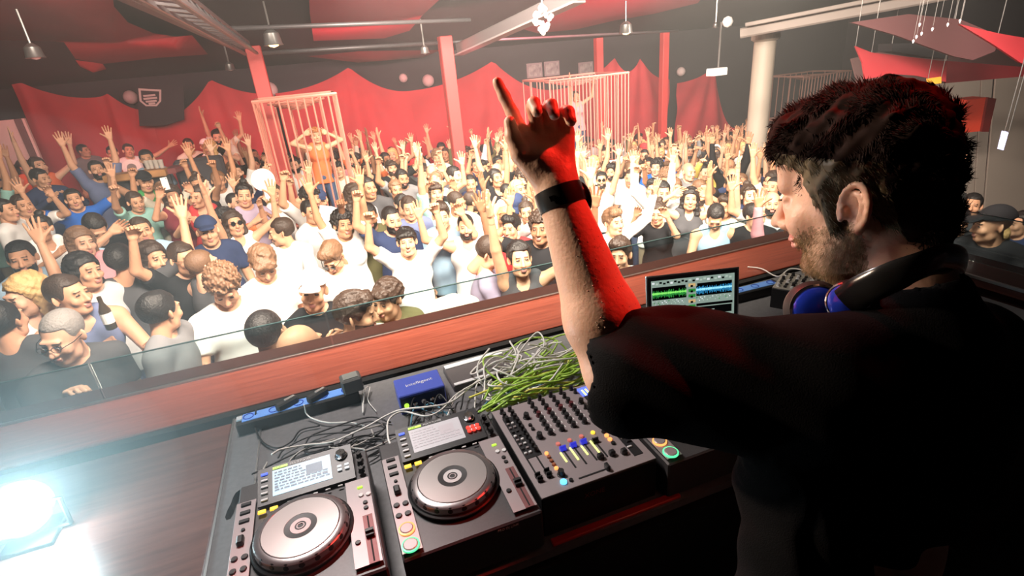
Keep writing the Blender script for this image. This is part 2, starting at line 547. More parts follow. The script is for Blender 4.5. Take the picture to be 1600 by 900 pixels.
# pillars
def pillar(px, py_top, Y, w, m_, label, name='red_pillar', bottom=None, top=None):
    p = aty(px, py_top, Y)
    zt = top or p[2]
    bottom = fz(p[0], Y) - .02
    mb = MB(); mb.box((0, 0, (zt - bottom) / 2), (w, w, zt - bottom), bev=.01)
    return mb.build(name, m_, None, (p[0], Y, bottom), label=label, cat='pillar', group='red pillars' if name == 'red_pillar' else None)
pillar(399, 90, 8.75, .20, REDP, 'red pillar standing behind the near cage', top=2.45)
pillar(696, 72, 9.0, .20, REDP, 'red pillar in the middle of the room', top=2.40)
pillar(935, 72, 12.0, .17, REDP, 'red pillar behind the far cage', top=2.25)
pillar(1038, 82, 12.0, .17, REDP, 'red pillar between the far cage and the white column', top=2.25)
p = atd(1196, 62, 8.0)
wc = empty('white_column', (p[0], p[1], -1.62), label='round cream-white column right of the crowd', cat='column')
m = MB(); m.lathe([(.16, 0), (.155, 3.50), (.15, 3.53)], n=24); m.build('shaft', mat('column_cream', (.46, .39, .33), rough=.5), wc, smooth='auto')
m = MB(); m.lathe([(.15, 3.52), (.20, 3.55), (.20, 3.62), (.15, 3.63)], n=24); m.build('capital', MATS['column_cream'], wc)

# beams, trusses and pipes under the ceiling
def bar(name, a, b, w, h_, m_, label, cat, group=None, parent=None):
    a = np.array(a); b = np.array(b); L = np.linalg.norm(b - a); d = (b - a) / L
    R = rot_from(d, (0, 0, -1))
    mb = MB(); M = Matrix([list(r) for r in R])
    mb.box((0, 0, 0), (w, h_, L), M=M, bev=min(w, h_) * .15)
    return mb.build(name, m_, parent, tuple((a + b) / 2), label=label, cat=cat, group=group)
b1 = empty('steel_truss', (-.50, 8.0, 2.32), label='long steel truss running overhead to the near red pillar', cat='truss')
def lb(a): return np.array(a) - np.array((-.50, 8.0, 2.32))
A0, A1 = np.array((-.53, 2.6, 2.40)), np.array((-.50, 8.3, 2.34))
for off, nm in (((-.07, 0, .0), 'chord'), ((.07, 0, .0), 'chord'), ((0, 0, .13), 'chord')):
    bar(nm, lb(A0 + off), lb(A1 + off), .035, .035, STEEL, None, None, None, b1)
for k in range(19):
    y = 2.8 + .29 * k
    bar('brace', lb((-.60, y, 2.40)), lb((-.46, y + .29, 2.40)), .015, .015, STEEL, None, None, None, b1)
    bar('brace', lb((-.46, y, 2.40)), lb((-.53, y + .14, 2.52)), .014, .014, STEEL, None, None, None, b1)
m = MB(); m.box(tuple(lb((-.66, 5.4, 2.47))), (.05, 5.4, .16)); m.build('side_plate', mat('plate_dark', (.16, .11, .12), rough=.5), b1)
q0, q1 = aty(905, -12, 6.0), aty(716, 76, 9.0)
b2 = empty('steel_beam', tuple(q1), label='pale steel beam slanting down to the middle red pillar', cat='beam')
bar('web', (0, 0, 0), q0 - q1, .07, .16, STEEL, None, None, None, b2)
bar('flange', np.array((0, 0, -.09)), q0 - q1 + np.array((0, 0, -.09)), .18, .025, mat('flange_pale', (.28, .24, .25), rough=.45, metal=.3), None, None, None, b2)
def pipe(l, Ys, r, label, m_=PIPE):
    P = [aty(x, y, Y) for (x, y), Y in zip(l, Ys)]
    o = P[0]; mb = MB(); mb.tube([p - o for p in P], r, 8)
    return mb.build('ceiling_pipe', m_, None, tuple(o), smooth=True, label=label, cat='pipe', group='pipes under the ceiling')
pipe([(388, 84), (700, 66)], (8.8, 9.1), .030, 'grey pipe joining the tops of the two nearest red pillars')
pipe([(352, 45), (735, 31)], (7.5, 7.8), .026, 'grey pipe higher up, parallel to the pipe joining the pillars')
pipe([(700, 66), (1060, 48)], (9.1, 10.5), .022, 'thin grey pipe running right from the middle red pillar')
p0, p1 = atd(1158, 52, 7.6), atd(1560, -24, 6.2)
b3 = empty('cream_beam', tuple(p0), label='broad cream beam resting over the white column', cat='beam')
bar('beam_body', (0, 0, 0), p1 - p0, .22, .13, mat('beam_cream', (.34, .28, .26), rough=.6), None, None, None, b3)
bar('beam_ledge', np.array((0, -.1, .10)), p1 - p0 + np.array((0, -.1, .10)), .34, .05, MATS['beam_cream'], None, None, None, b3)

# lamps and fixtures under the ceiling
AMB = mat('lamp_amber', (1, .7, .3), rough=.3, emit=(1.0, .62, .25), estr=6.0)
CHR_ = mat('fixture_metal', (.35, .33, .33), rough=.3, metal=.8)
def spotlamp(px, py, Y, label, s=1.0, lit=True):
    p = aty(px, py, Y)
    r = empty('ceiling_spotlight', tuple(p), label=label, cat='spotlight', group='small spotlights under the ceiling')
    mb = MB(); mb.lathe([(.03 * s, .16 * s), (.09 * s, .11 * s), (.105 * s, 0), (.115 * s, -.02 * s), (.10 * s, -.02 * s), (.09 * s, .02 * s)], n=20, cap=False); mb.build('shade', CHR_, r, smooth='auto')
    mb = MB(); mb.lathe([(.0001, -.045 * s), (.05 * s, -.03 * s), (.07 * s, .01 * s), (.04 * s, .06 * s)], n=16, cap=False); mb.build('bulb', AMB if lit else mat('bulb_off', (.6, .5, .5), rough=.2), r, smooth=True)
    mb = MB(); mb.tube([(0, 0, .15 * s), (0, 0, .45)], .012, 6); mb.build('stem', CHR_, r)
    return r
spotlamp(427, 68, 7.6, 'lit amber spotlight hanging near the top of the near red pillar')
spotlamp(978, 50, 8.4, 'lit amber spotlight above the far cage')
spotlamp(664, 82, 8.6, 'unlit small spotlight left of the middle red pillar', .6, False)
spotlamp(360, 108, 9.2, 'unlit small spotlight left of the near red pillar', .6, False)
spotlamp(55, 88, 7.6, 'unlit spotlight in the dark upper left', .8, False)
spotlamp(1118, 42, 7.0, 'unlit small spotlight hanging by the drop pole', .35, False)
# crystal cluster
p = aty(848, 30, 6.0)
r = empty('crystal_cluster', tuple(p), label='cluster of sparkling glass balls hanging above the raised hand', cat='chandelier')
rr = random.Random(8)
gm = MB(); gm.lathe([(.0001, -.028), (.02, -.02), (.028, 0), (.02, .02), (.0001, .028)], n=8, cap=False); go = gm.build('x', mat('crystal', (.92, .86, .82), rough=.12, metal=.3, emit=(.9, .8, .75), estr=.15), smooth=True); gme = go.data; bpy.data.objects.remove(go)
for k in range(34):
    a = rr.uniform(0, 6.28); q = rr.uniform(-1, 1); w = (1 - abs(q)) * .13
    link('glass_ball', gme, r, (w * math.cos(a) * rr.random() ** .4, w * math.sin(a), q * .14))
mb = MB(); mb.tube([(0, 0, .1), (0, 0, .8)], .008, 6); mb.build('hanger', CHR_, r)
# drop pole with a box at its foot
p = atd(1120, 112, 7.0); q = atd(1127, 35, 7.0)
r = empty('hanging_projector', tuple(p), label='small white box on a thin pole hanging left of the white column', cat='projector')
mb = MB(); mb.box((0, 0, 0), (.22, .16, .09), bev=.01); mb.build('housing', mat('box_white', (.65, .62, .62), rough=.4, emit=(.8, .75, .75), estr=.12), r)
mb = MB(); mb.tube([(.02, 0, .04), tuple(q - p)], .013, 6); mb.build('pole', CHR_, r)
mb = MB(); mb.lathe([(.0001, -.07), (.05, -.05), (.07, 0), (.05, .05), (.0001, .07)], tuple(atd(1137, 34, 7.0) - p), 16, cap=False); mb.build('lamp_globe', mat('globe_white', (.7, .66, .66), rough=.4), r, smooth=True)
# paper lanterns against the dark wall
for px, py, rad, lab in ((421, 141, .17, 'white paper lantern half hidden behind the drape by the near red pillar'), (669, 126, .14, 'white paper lantern left of the middle red pillar'), (630, 122, .10, 'dim small paper lantern left of the larger lantern'), (1064, 112, .12, 'oval paper lantern right of the fourth red pillar'), (204, 152, .13, 'white paper lantern left of the black banner')):
    p = aty(px, py, 13.38 - rad)
    mb = MB(); mb.lathe([(rad * math.sin(t), -rad * math.cos(t)) for t in np.linspace(.02, 3.12, 9)], n=18); mb.build('paper_lantern', mat('lantern_paper', (.62, .50, .50), rough=.7), None, tuple(p), smooth=True, label=lab, cat='lantern', group='lanterns on the back wall')
for px, py, lab in ((835, 110, 'left framed picture on the dark wall above the raised hand'), (862, 107, 'right framed picture on the dark wall above the raised hand'), (915, 108, 'pale framed picture beside the pillar behind the far cage')):
    p = aty(px, py, 13.37)
    r = empty('wall_picture', tuple(p), label=lab, cat='picture')
    mb = MB(); mb.box((0, 0, 0), (.42, .03, .34)); mb.build('frame', mat('frame_greyish', (.28, .22, .24), rough=.6), r)
    mb = MB(); mb.box((0, -.02, 0), (.34, .01, .26)); mb.build('print', mat('print_greyish', (.20, .16, .18), rough=.6, noise=.5, nscale=9, ncol=(.4, .36, .36)), r)

# black banner with the pale badge
p = aty(250, 168, 12.7)
r = empty('wall_banner', tuple(p), label='black cloth banner with a pale shield badge on the red drapes', cat='banner')
a, b, c, d = [aty(x, y, 12.7) - p for x, y in ((213, 130), (286, 135), (288, 187), (218, 197))]
e_ = aty(258, 196, 12.7) - p
mb = MB(); th = np.array((0, .02, 0))
ol = [a, b, c, e_, d]
mb.add(ol + [q + th for q in ol], [(0, 1, 2, 3, 4), (9, 8, 7, 6, 5)] + [(k, 5 + k, 5 + (k + 1) % 5, (k + 1) % 5) for k in range(5)]); mb.build('cloth', mat('banner_black', (.03, .03, .036), rough=.8), r)
mb = MB()
sh = [aty(x, y, 12.68) - p for x, y in ((216, 138), (252, 140), (252, 158), (245, 166), (228, 166), (218, 158))]
ct = sum(sh) / 6
inn = [ct + (q - ct) * .80 for q in sh]
mb.add(sh + inn, [(k, (k + 1) % 6, 6 + (k + 1) % 6, 6 + k) for k in range(6)]); mb.build('badge_outline', mat('badge_pale', (.55, .48, .45), rough=.7, emit=(.6, .5, .45), estr=.06), r)
for k, (w0, yy) in enumerate(((.55, .35), (.62, .05), (.5, -.25), (.3, -.5))):
    mb = MB(); hz_ = (sh[0][2] - sh[3][2]) / 2; wd = (sh[1][0] - sh[0][0]) * .5
    mb.box(tuple(ct + np.array((0, -.01, yy * hz_))), (2 * wd * w0, .006, .035)); mb.build('badge_bar', MATS['badge_pale'], r)

# cages
def cage(pxl, pxr, pyl, pyr, Y, nbars, depth, bottom, label, rbar=.012, m_=None):
    A = aty(pxl, pyl, Y); B = aty(pxr, pyr, Y)
    x0, x1 = A[0], B[0]; zt = (A[2] + B[2]) / 2; w = x1 - x0
    r = empty('dance_cage', ((x0 + x1) / 2, Y + depth / 2, bottom), label=label, cat='cage')
    H = zt - bottom; hx, hy = w / 2, depth / 2
    mb = MB()
    for z in (H,):
        mb.tube([(-hx, -hy, z), (hx, -hy, z), (hx, hy, z), (-hx, hy, z)], .022, 6, closed=True)
    mb.build('top_frame', m_, r)
    mb = MB(); mb.tube([(-hx, -hy, .02), (hx, -hy, .02), (hx, hy, .02), (-hx, hy, .02)], .022, 6, closed=True); mb.build('bottom_frame', m_, r)
    bmz = MB(); bmz.tube([(0, 0, 0), (0, 0, H)], rbar, 6); bo = bmz.build('x', m_); bme = bo.data; bpy.data.objects.remove(bo)
    for k in range(nbars + 1):
        t = k / nbars
        link('bar', bme, r, (-hx + w * t, -hy, 0)); 
        if k % 2 == 0: link('bar', bme, r, (-hx + w * t, hy, 0))
    for k in range(1, 3):
        for s in (-1, 1): link('bar', bme, r, (s * hx, -hy + depth * k / 3, 0))
    mb = MB()
    for q in (.12, .20, .28, .36):
        mb.tube([(q * w * 1.0 * math.cos(a), q * depth * math.sin(a), H - .06 - (.36 - q) * .35) for a in np.linspace(0, 2 * math.pi, 21)[:-1]], .011, 5, closed=True)
    for k in range(10):
        a = k * .628; mb.tube([(.02 * math.cos(a), .02 * math.sin(a), H - .16), (.36 * w * math.cos(a), .36 * depth * math.sin(a), H - .05)], .008, 4)
    mb.build('woven_crown', m_, r)
    mb = MB(); mb.box((0, 0, -.7), (w + .2, depth + .2, 1.4)); mb.build('plinth', mat('plinth_dark', (.06, .03, .03), rough=.7), r)
    return (x0 + x1) / 2, Y + depth / 2
CG1 = mat('cage_coral', (.58, .20, .15), rough=.4); CG2 = mat('cage_cream', (.50, .26, .21), rough=.4)
c1 = cage(394, 525, 158, 148, 7.5, 10, .9, -.05, 'near cage of coral bars around a dancer by the red pillar', m_=CG1)
c2 = cage(858, 982, 123, 117, 9.5, 22, 1.3, -.2, 'far cage of closely set cream bars right of the raised hand', rbar=.011, m_=CG2)
cage(1256, 1330, 118, 112, 12.0, 16, 1.3, -.4, 'dim third cage behind the hair of the man at the decks', rbar=.012, m_=CG2)

# seating platform: rail, bench, table
p = aty(200, 274, 8.45)
r = empty('wooden_rail', (p[0], 8.45, -.66), label='honey-coloured wooden counter at the front of the raised platform', cat='counter')
a = aty(166, 279, 8.45) - np.array((p[0], 8.45, -.66)); b = aty(262, 268, 8.45) - np.array((p[0], 8.45, -.66)); c = aty(326, 246, 9.6) - np.array((p[0], 8.45, -.66))
WH = mat('wood_honey', (.50, .24, .09), rough=.45, noise=.3, nscale=6)
bar('counter_board', a, b, .26, .09, WH, None, None, None, r); bar('counter_board', b, c, .22, .07, mat('wood_maroon', (.22, .06, .06), rough=.5), None, None, None, r)
mb = MB(); mb.box(tuple((a + b) / 2 - np.array((0, -.06, .45))), (abs(b[0] - a[0]), .06, .8)); mb.build('front_panel', mat('counter_dark', (.05, .05, .06), rough=.7), r)
for k, x in enumerate((232, 238, 246, 254)):
    q = aty(x, 264 - k * .5, 8.45)
    mb = MB(); mb.lathe([(.025, 0), (.034, .11), (.031, .11), (.02, .005)], n=10, cap=False); mb.build('drinking_glass', mat('tumbler', (.75, .68, .62), rough=.1, trans=.5), None, tuple(q), smooth='auto', label='small drinking glass on the honey-coloured counter', cat='glass', group='glasses on the platform counter')
q0_, q1_ = aty(268, 252, 8.8), aty(352, 262, 8.8)
r = empty('sofa', ((q0_[0] + q1_[0]) / 2, 8.95, -.55), label='dark high-backed sofa at the right end of the honey-coloured counter', cat='sofa')
w_ = q1_[0] - q0_[0]; hh = q0_[2] + .55
mb = MB(); mb.box((0, -.1, hh / 2), (w_, .16, hh), bev=.04); mb.build('backrest', mat('sofa_dark', (.05, .045, .055), rough=.7), r)
mb = MB(); mb.box((0, .18, .22), (w_ * .95, .42, .44), bev=.05); mb.build('seat', MATS['sofa_dark'], r)
# pale door on the left
p = aty(0, 192, 11.0)
r = empty('pale_door', (-4.75, 11.2, -.62), label='pale door panel standing at the far left behind the crowd', cat='door')
mb = MB(); mb.box((-.05, 0, 1.2), (1.1, .06, 2.4)); mb.build('leaf', PALE, r)
mb = MB(); mb.box((.42, -.04, 1.2), (.09, .05, 2.4)); mb.build('brown_stile', mat('stile_brown', (.12, .07, .07), rough=.6), r)

# ---- right side
wr = empty('side_wall_panels', tuple(atd(1560, 300, 9.4)), label='pale panelled side wall at the right behind the red box', cat='wall panel')
O = np.array(atd(1560, 300, 9.4))
def rpoly(name, pts, d, m_, parent, org, th=.04):
    P = [atd(x, y, dd) - org for (x, y), dd in zip(pts, d if hasattr(d, '__len__') else [d] * len(pts))]
    n = len(P); t = np.array(CW) * np.array((1, 1, 0)) * th
    mb = MB(); mb.add(P + [q + t for q in P], [tuple(range(n)), tuple(range(2 * n - 1, n - 1, -1))] + [(k, n + k, n + (k + 1) % n, (k + 1) % n) for k in range(n)])
    return mb.build(name, m_, parent, (0, 0, 0) if parent is not None else tuple(org))
PALD = mat('panel_beige', (.50, .42, .37), rough=.7)
rpoly('panel', [(1460, 132), (1532, 124), (1520, 330), (1440, 330)], 9.4, PALD, wr, O)
rpoly('panel', [(1535, 118), (1552, 116), (1535, 330), (1522, 330)], 9.4, PALD, wr, O)
rpoly('panel', [(1557, 115), (1640, 105), (1620, 330), (1538, 330)], 9.4, PALD, wr, O)
rpoly('upper_band', [(1330, 92), (1450, 62), (1640, 82), (1640, 112), (1460, 130), (1340, 130)], 9.8, mat('band_brown', (.16, .08, .08), rough=.7), wr, O)
for nm, pts, d, m_, lab, cat in (
    ('red_cabinet', [(1512, 156), (1543, 152), (1533, 205), (1500, 208)], 8.0, mat('cabinet_red', (.85, .07, .03), rough=.4), 'bright red box on the pale side wall', 'box'),
    ('red_banner', [(1337, 72), (1362, 82), (1480, 96), (1478, 128), (1430, 118), (1400, 116), (1352, 124), (1348, 98)], 6.2, REDC, 'red cloth pennant stretched just above the dark hair', 'drape'),
    ('red_banner', [(1478, 95), (1640, 108), (1640, 116), (1478, 130)], 6.6, REDD, 'dim dark red cloth strip continuing right of the pennant', 'drape'),
    ('red_banner', [(1500, 38), (1560, 52), (1640, 66), (1640, 118), (1595, 98), (1550, 68)], 4.6, REDC, 'red cloth sail in the upper right corner', 'drape'),
    ('black_speaker', [(1394, 68), (1485, 66), (1481, 92), (1440, 88), (1394, 80)], 7.0, BLKC, 'black speaker box hung behind the red pennant', 'speaker'),
    ('yellow_sign', [(1450, 123), (1471, 120), (1471, 130), (1452, 132)], 6.0, mat('sign_amber', (.8, .35, .03), rough=.5, emit=(1, .45, .05), estr=.5), 'small amber patch above the dark hair', 'sign'),
    ('blue_tube', [(1570, 205), (1576, 207), (1568, 235), (1563, 233)], 4.2, mat('tube_bluewhite', (.5, .55, .9), rough=.3, emit=(.6, .65, 1), estr=.7), 'short blue-white light tube at the right edge', 'lamp'),
    ):
    o_ = np.array(sum(atd(x, y, d) for x, y in pts) / len(pts))
    o = rpoly(nm, pts, d, m_, None, o_, .30 if 'speaker' in nm or 'cabinet' in nm else .03); tag(o, lab, cat)
    if nm in ('red_banner', 'black_speaker', 'yellow_sign', 'blue_tube'):
        for k_ in (0, 1):
            mb = MB(); q_ = atd(pts[k_][0], pts[k_][1], d) - o_; mb.tube([tuple(q_), tuple(q_ + np.array((0, 0, 1.9)))], .004, 5); mb.build('cord', CHR_, o)
    if nm == 'red_cabinet':
        rpoly('side_face', [(1544, 152), (1557, 154), (1545, 206), (1534, 206)], 7.95, mat('cabinet_red_shaded', (.16, .01, .01), rough=.4), o, o_)  # darker red paints the shade on the cabinet's side
rb = rpoly('sagging_canopy', [(1330, 35), (1420, 22), (1500, 30), (1560, 55), (1555, 80), (1520, 94), (1490, 88), (1400, 55)], 5.6, mat('canopy_maroon', (.14, .05, .055), rough=.8), None, np.array(atd(1460, 50, 5.6)), .05); tag(rb, 'dusky maroon canopy sagging below the cream beam', 'drape')
rr = random.Random(2)
for k, (x, y) in enumerate(((1437, 38), (1432, 57), (1457, 45), (1481, 38), (1500, 32), (1440, 52), (1427, 64))):
    p = atd(x, y, 3.6)
    r = empty('hanging_crystal', tuple(p), label='tiny glinting glass drop strung below the canopy', cat='pendant', group='glass drops at the upper right')
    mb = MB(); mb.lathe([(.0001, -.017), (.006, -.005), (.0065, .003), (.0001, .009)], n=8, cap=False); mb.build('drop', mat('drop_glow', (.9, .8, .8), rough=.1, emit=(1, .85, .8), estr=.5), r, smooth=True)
    mb = MB(); mb.tube([(0, 0, .015), (0, 0, .5)], .0012, 4); mb.build('thread', CHR_, r)
# tall loudspeaker at the right edge of the booth
p = atd(1615, 620, .95)
r = empty('loudspeaker', (1.62, .02, .05), -.3, 'black loudspeaker with perforated grille at the right edge of the frame', 'speaker')
mb = MB(); mb.box((0, 0, .78), (.5, .45, 1.56), bev=.02); mb.build('cabinet', BLKC, r)
mb = MB(); mb.box((-.255, 0, .80), (.012, .40, 1.4), bev=.003); mb.build('grille', mat('grille_dark', (.03, .03, .032), rough=.4, metal=.5, bump=1.0, nscale=240), r)

# ---------------------------------------------------------------- the booth
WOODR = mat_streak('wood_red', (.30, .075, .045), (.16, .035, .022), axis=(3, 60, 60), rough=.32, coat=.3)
WOODB = mat_streak('wood_brown', (.17, .075, .06), (.075, .03, .026), axis=(3, 34, 34), rough=.38, coat=.25)
WOODD = mat('wood_dark', (.055, .02, .016), rough=.4)
LAM = mat('laminate_grey', (.16, .16, .165), rough=.45, noise=.15, nscale=60)
ALU = mat('aluminium', (.62, .62, .62), rough=.3, metal=1.0)
BLKP = mat('plastic_black', (.012, .012, .013), rough=.42)
BLKS = mat('plastic_black_soft', (.02, .02, .021), rough=.6)
DGR = mat('panel_dark_grey', (.075, .072, .074), rough=.4, metal=.3, noise=.1, nscale=200)
MXP = mat('mixer_panel', (.36, .31, .315), rough=.42, metal=.3)
SIL = mat('jog_silver', (.40, .37, .36), rough=.33, metal=.55)
CHR = mat('chrome', (.75, .75, .75), rough=.12, metal=1.0)
WHP = mat('print_white', (.75, .75, .74), rough=.5)
RUB = mat('rubber_black', (.01, .01, .01), rough=.8)
def emi(n, c, s): return mat('glow_' + n, tuple(x * .5 for x in c), rough=.4, emit=c, estr=s)
E_OR = emi('orange', (1.0, .36, .10), 1.6); E_GR = emi('green', (.10, .9, .35), 1.5); E_YE = emi('amber', (1.0, .62, .06), 1.3)
E_BL = emi('blue', (.10, .16, 1.0), 1.5); E_CY = emi('cyan', (.15, .6, 1.0), 1.6); E_LM = emi('lime', (.55, .95, .08), 1.0); E_RD = emi('red', (1.0, .06, .04), 1.2)
E_SC = emi('screen_pale', (.45, .68, .85), .75); E_SD = emi('screen_dark', (.03, .10, .18), .6); E_WH = emi('white', (.85, .88, .9), .9); E_SW = emi('screen_glare', (.62, .58, .60), .55)
E_YG = emi('meter', (.85, .95, .25), 1.5); E_SG = emi('screen_sage', (.38, .50, .43), .62); E_BK = mat('screen_black', (.008, .01, .012), rough=.2)

def text(name, s, size, mat_, parent, loc, rot=(0, 0, 0), ext=.0002, align='LEFT', kind=None):
    c = bpy.data.curves.new(name, 'FONT')
    c.body = s; c.size = size; c.extrude = ext; c.align_x = align; c.resolution_u = 2
    c.materials.append(mat_)
    o = bpy.data.objects.new(name, c)
    COL.objects.link(o); o.location = loc; o.rotation_euler = rot
    bpy.context.view_layer.update()
    me = bpy.data.meshes.new_from_object(o)
    bpy.data.objects.remove(o)
    return link(name, me, parent, loc, rot)

def kids(o): return [c for c in bpy.data.objects if c.parent == o]
def copy_tree(o, parent=None):
    ch = {}
    for c in bpy.data.objects: ch.setdefault(c.parent, []).append(c)
    def rec(a, p):
        n = a.copy(); COL.objects.link(n); n.parent = p
        for c in ch.get(a, []): rec(c, n)
        return n
    return rec(o, parent)

# floor of the booth and the furniture
m = MB(); m.box((0.8, -.8, 0.0), (7.0, 5.9, .10)); m.box((.8, 2.2, -.5), (7.0, .1, 1.0))
struct('floor', m, FLR)

ledge = empty('booth_ledge', (0, 1.98, .95), label='long red-brown wooden ledge along the front of the booth', cat='ledge')
m = MB(); m.box((-.4, .005, -.02), (6.0, .29, .04), bev=.003); m.build('top_board', WOODR, ledge)
m = MB(); m.box((-.4, -.16, -.03), (6.0, .03, .05)); m.build('shadow_gap', mat('gap_shade', (.006, .005, .005), rough=.9), ledge)  # black strip stands in for the shade inside the gap
m = MB(); m.box((-.4, .153, .004), (6.0, .012, .012), bev=.002); m.build('glass_channel', mat('channel_metal', (.35, .30, .27), rough=.35, metal=.8), ledge)
m = MB(); m.box((-.4, .225, -.025), (6.0, .13, .04), bev=.003); m.build('outer_board', WOODD, ledge)
m = MB(); m.box((-.4, .24, -.95), (6.0, .06, 1.8)); m.build('front_panel', WOODD, ledge)
GL = mat('glass_clear', (.62, .74, .75), rough=.02, trans=1.0, spec=.5)
gx = [-3.4, -2.15, -.93, -.10, 1.15, 2.55]
for i in range(5):
    g = empty('glass_panel', ((gx[i] + gx[i + 1]) / 2, 2.14, .955), label=['low glass panel at the far left of the ledge', 'low glass panel standing behind the bright lamp', 'low glass panel between the lamp and the bald man', 'low glass panel between the bald man and the raised arm', 'low glass panel behind the laptop'][i], cat='glass panel', group='glass panels along the ledge')
    w = gx[i + 1] - gx[i] - .008
    m = MB(); m.box((0, 0, .078), (w, .008, .155)); m.build('pane', GL, g)
    m = MB(); m.box((0, 0, .1565), (w, .009, .003)); m.build('polished_edge', mat('glass_edge', (.06, .11, .11), rough=.15), g)
# return side of the booth on the right
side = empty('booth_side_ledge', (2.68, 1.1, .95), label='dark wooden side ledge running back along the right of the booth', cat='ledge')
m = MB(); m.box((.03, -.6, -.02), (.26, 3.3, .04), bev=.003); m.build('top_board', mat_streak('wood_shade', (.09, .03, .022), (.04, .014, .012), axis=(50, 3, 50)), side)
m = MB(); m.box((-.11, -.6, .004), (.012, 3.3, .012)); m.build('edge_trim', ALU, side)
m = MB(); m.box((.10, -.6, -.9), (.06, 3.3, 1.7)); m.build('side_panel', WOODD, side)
g = empty('glass_panel', (2.74, 1.1, .955), label='low glass panel on the right side ledge of the booth', cat='glass panel', group='glass panels along the ledge')
m = MB(); m.box((0, -.6, .11), (.008, 3.2, .22)); m.build('pane', GL, g)
m = MB(); m.box((0, -.6, .2215), (.009, 3.2, .003)); m.build('polished_edge', MATS['glass_edge'], g)

# side table on the left, with the lamp
tb = empty('wooden_table', (-1.3, .9, .92), label='broad brown streaky wooden table top left of the decks', cat='table')
m = MB(); m.box((-.15, 0, -.02), (1.96, 1.80, .04), bev=.003); m.build('table_top', WOODB, tb)
m = MB(); m.box((-.15, 0, -.45), (1.9, 1.7, .80)); m.build('cabinet', WOODD, tb)

# deck table (flight-case top)
dt = empty('deck_table', (.9, 1.3, .93), label='grey laminate deck table with aluminium edges carrying the players', cat='table')
zt = .93
hole = [(-.400, 1.412), (-.392, 1.402), (-.393, 1.386), (-.402, 1.368), (-.408, 1.345), (-.413, 1.318), (-.421, 1.303), (-.431, 1.303), (-.436, 1.316), (-.433, 1.34), (-.426, 1.365), (-.423, 1.388), (-.418, 1.404), (-.409, 1.412)]
# top plate with the grip hole, built as a ring of quads around it
outer = []
cx, cy = -.414, 1.357
for (x, y) in hole:
    a = math.atan2((y - cy) / .075, (x - cx) / .035)
    dx, dy = math.cos(a), math.sin(a)
    t = min(.044 / abs(dx) if abs(dx) > 1e-6 else 9, .10 / abs(dy) if abs(dy) > 1e-6 else 9)
    outer.append((cx + dx * t, cy + dy * t))
m = MB(); n = len(hole)
vs = [(x - .9, y - 1.3, 0) for x, y in outer] + [(x - .9, y - 1.3, 0) for x, y in hole] + [(x - .9, y - 1.3, -.03) for x, y in hole]
fs = []
for k in range(n):
    q = (k + 1) % n
    fs += [(k, n + k, n + q, q), (n + k, 2 * n + k, 2 * n + q, n + q)]
    (xa, ya), (xb, yb) = outer[k], outer[q]
    if abs(xa - xb) > 1e-4 and abs(ya - yb) > 1e-4:      # fill the corner of the rectangle
        sx = cx + math.copysign(.044, max((xa - cx, xb - cx), key=abs)); sy = cy + math.copysign(.10, max((ya - cy, yb - cy), key=abs))
        vs.append((sx - .9, sy - 1.3, 0)); fs.append((k, q, len(vs) - 1))
fs = [f[::-1] for f in fs]
m.add(vs, fs)
for (x0, x1, y0, y1) in ((-.458, -.370, 1.457, 1.805), (-.458, -.370, .05, 1.257), (-.370, 2.45, .852, 1.805)):
    m.box(((x0 + x1) / 2 - .9, (y0 + y1) / 2 - 1.3, -.012), (x1 - x0, y1 - y0, .024))
m.box((-.414 - .9, 1.357 - 1.3, -.032), (.088, .2, .004))
m.build('table_top', LAM, dt)
m = MB(); m.box((-.460 - .9, .93 - 1.3, -.006), (.006, 1.76, .018)); m.box((-.366 - .9, .93 - 1.3 , .002), (.005, .86 + .9, .008)); m.build('aluminium_edge', ALU, dt)
m = MB(); m.box((.14, -.0, -.48), (2.7, .9, .86)); m.build('cabinet', BLKS, dt)
m = MB(); m.box((.51 - .9, .868 - 1.3, .003), (.36, .020, .008), bev=.002); m.build('red_lit_lip', mat('lip_red_light', (.75, .03, .03), rough=.35), dt)  # red colour stands in for red light on the table's front lip

# ---------------------------------------------------------------- player (multi player with jog wheel)
BTN = {}
def btn_me(kind, m_, sx, sy, sz):
    key = (kind, m_.name, sx, sy, sz)
    if key not in BTN:
        b = MB()
        if kind == 'box': b.box((0, 0, sz / 2), (sx, sy, sz), bev=min(sx, sy, sz) * .25)
        elif kind == 'round': b.lathe([(sx, 0), (sx, sz * .8), (sx * .85, sz), (0.0001, sz)], n=14)
        elif kind == 'knob': b.lathe([(sx * 1.25, 0), (sx * 1.2, sz * .15), (sx, sz * .22), (sx * .88, sz), (0.0001, sz)], n=14).box((0, sx * .5, sz + .0004), (sx * .2, sx, .0012))
        elif kind == 'fader': b.box((0, 0, sz * .3), (sx, sy, sz * .6), bev=.001).box((0, 0, sz * .75), (sx, sy * .3, sz * .5))
        o = b.build('x', m_); BTN[key] = o.data; bpy.data.objects.remove(o)
    return BTN[key]
def put(parent, name, kind, m_, x, y, s, z=0.0, label=None):
    s = s if len(s) == 3 else (s[0], s[0], s[1])
    o = link(name, btn_me(kind, m_, *s), parent, (x, y, z))
    if label: o['label'] = label
    return o

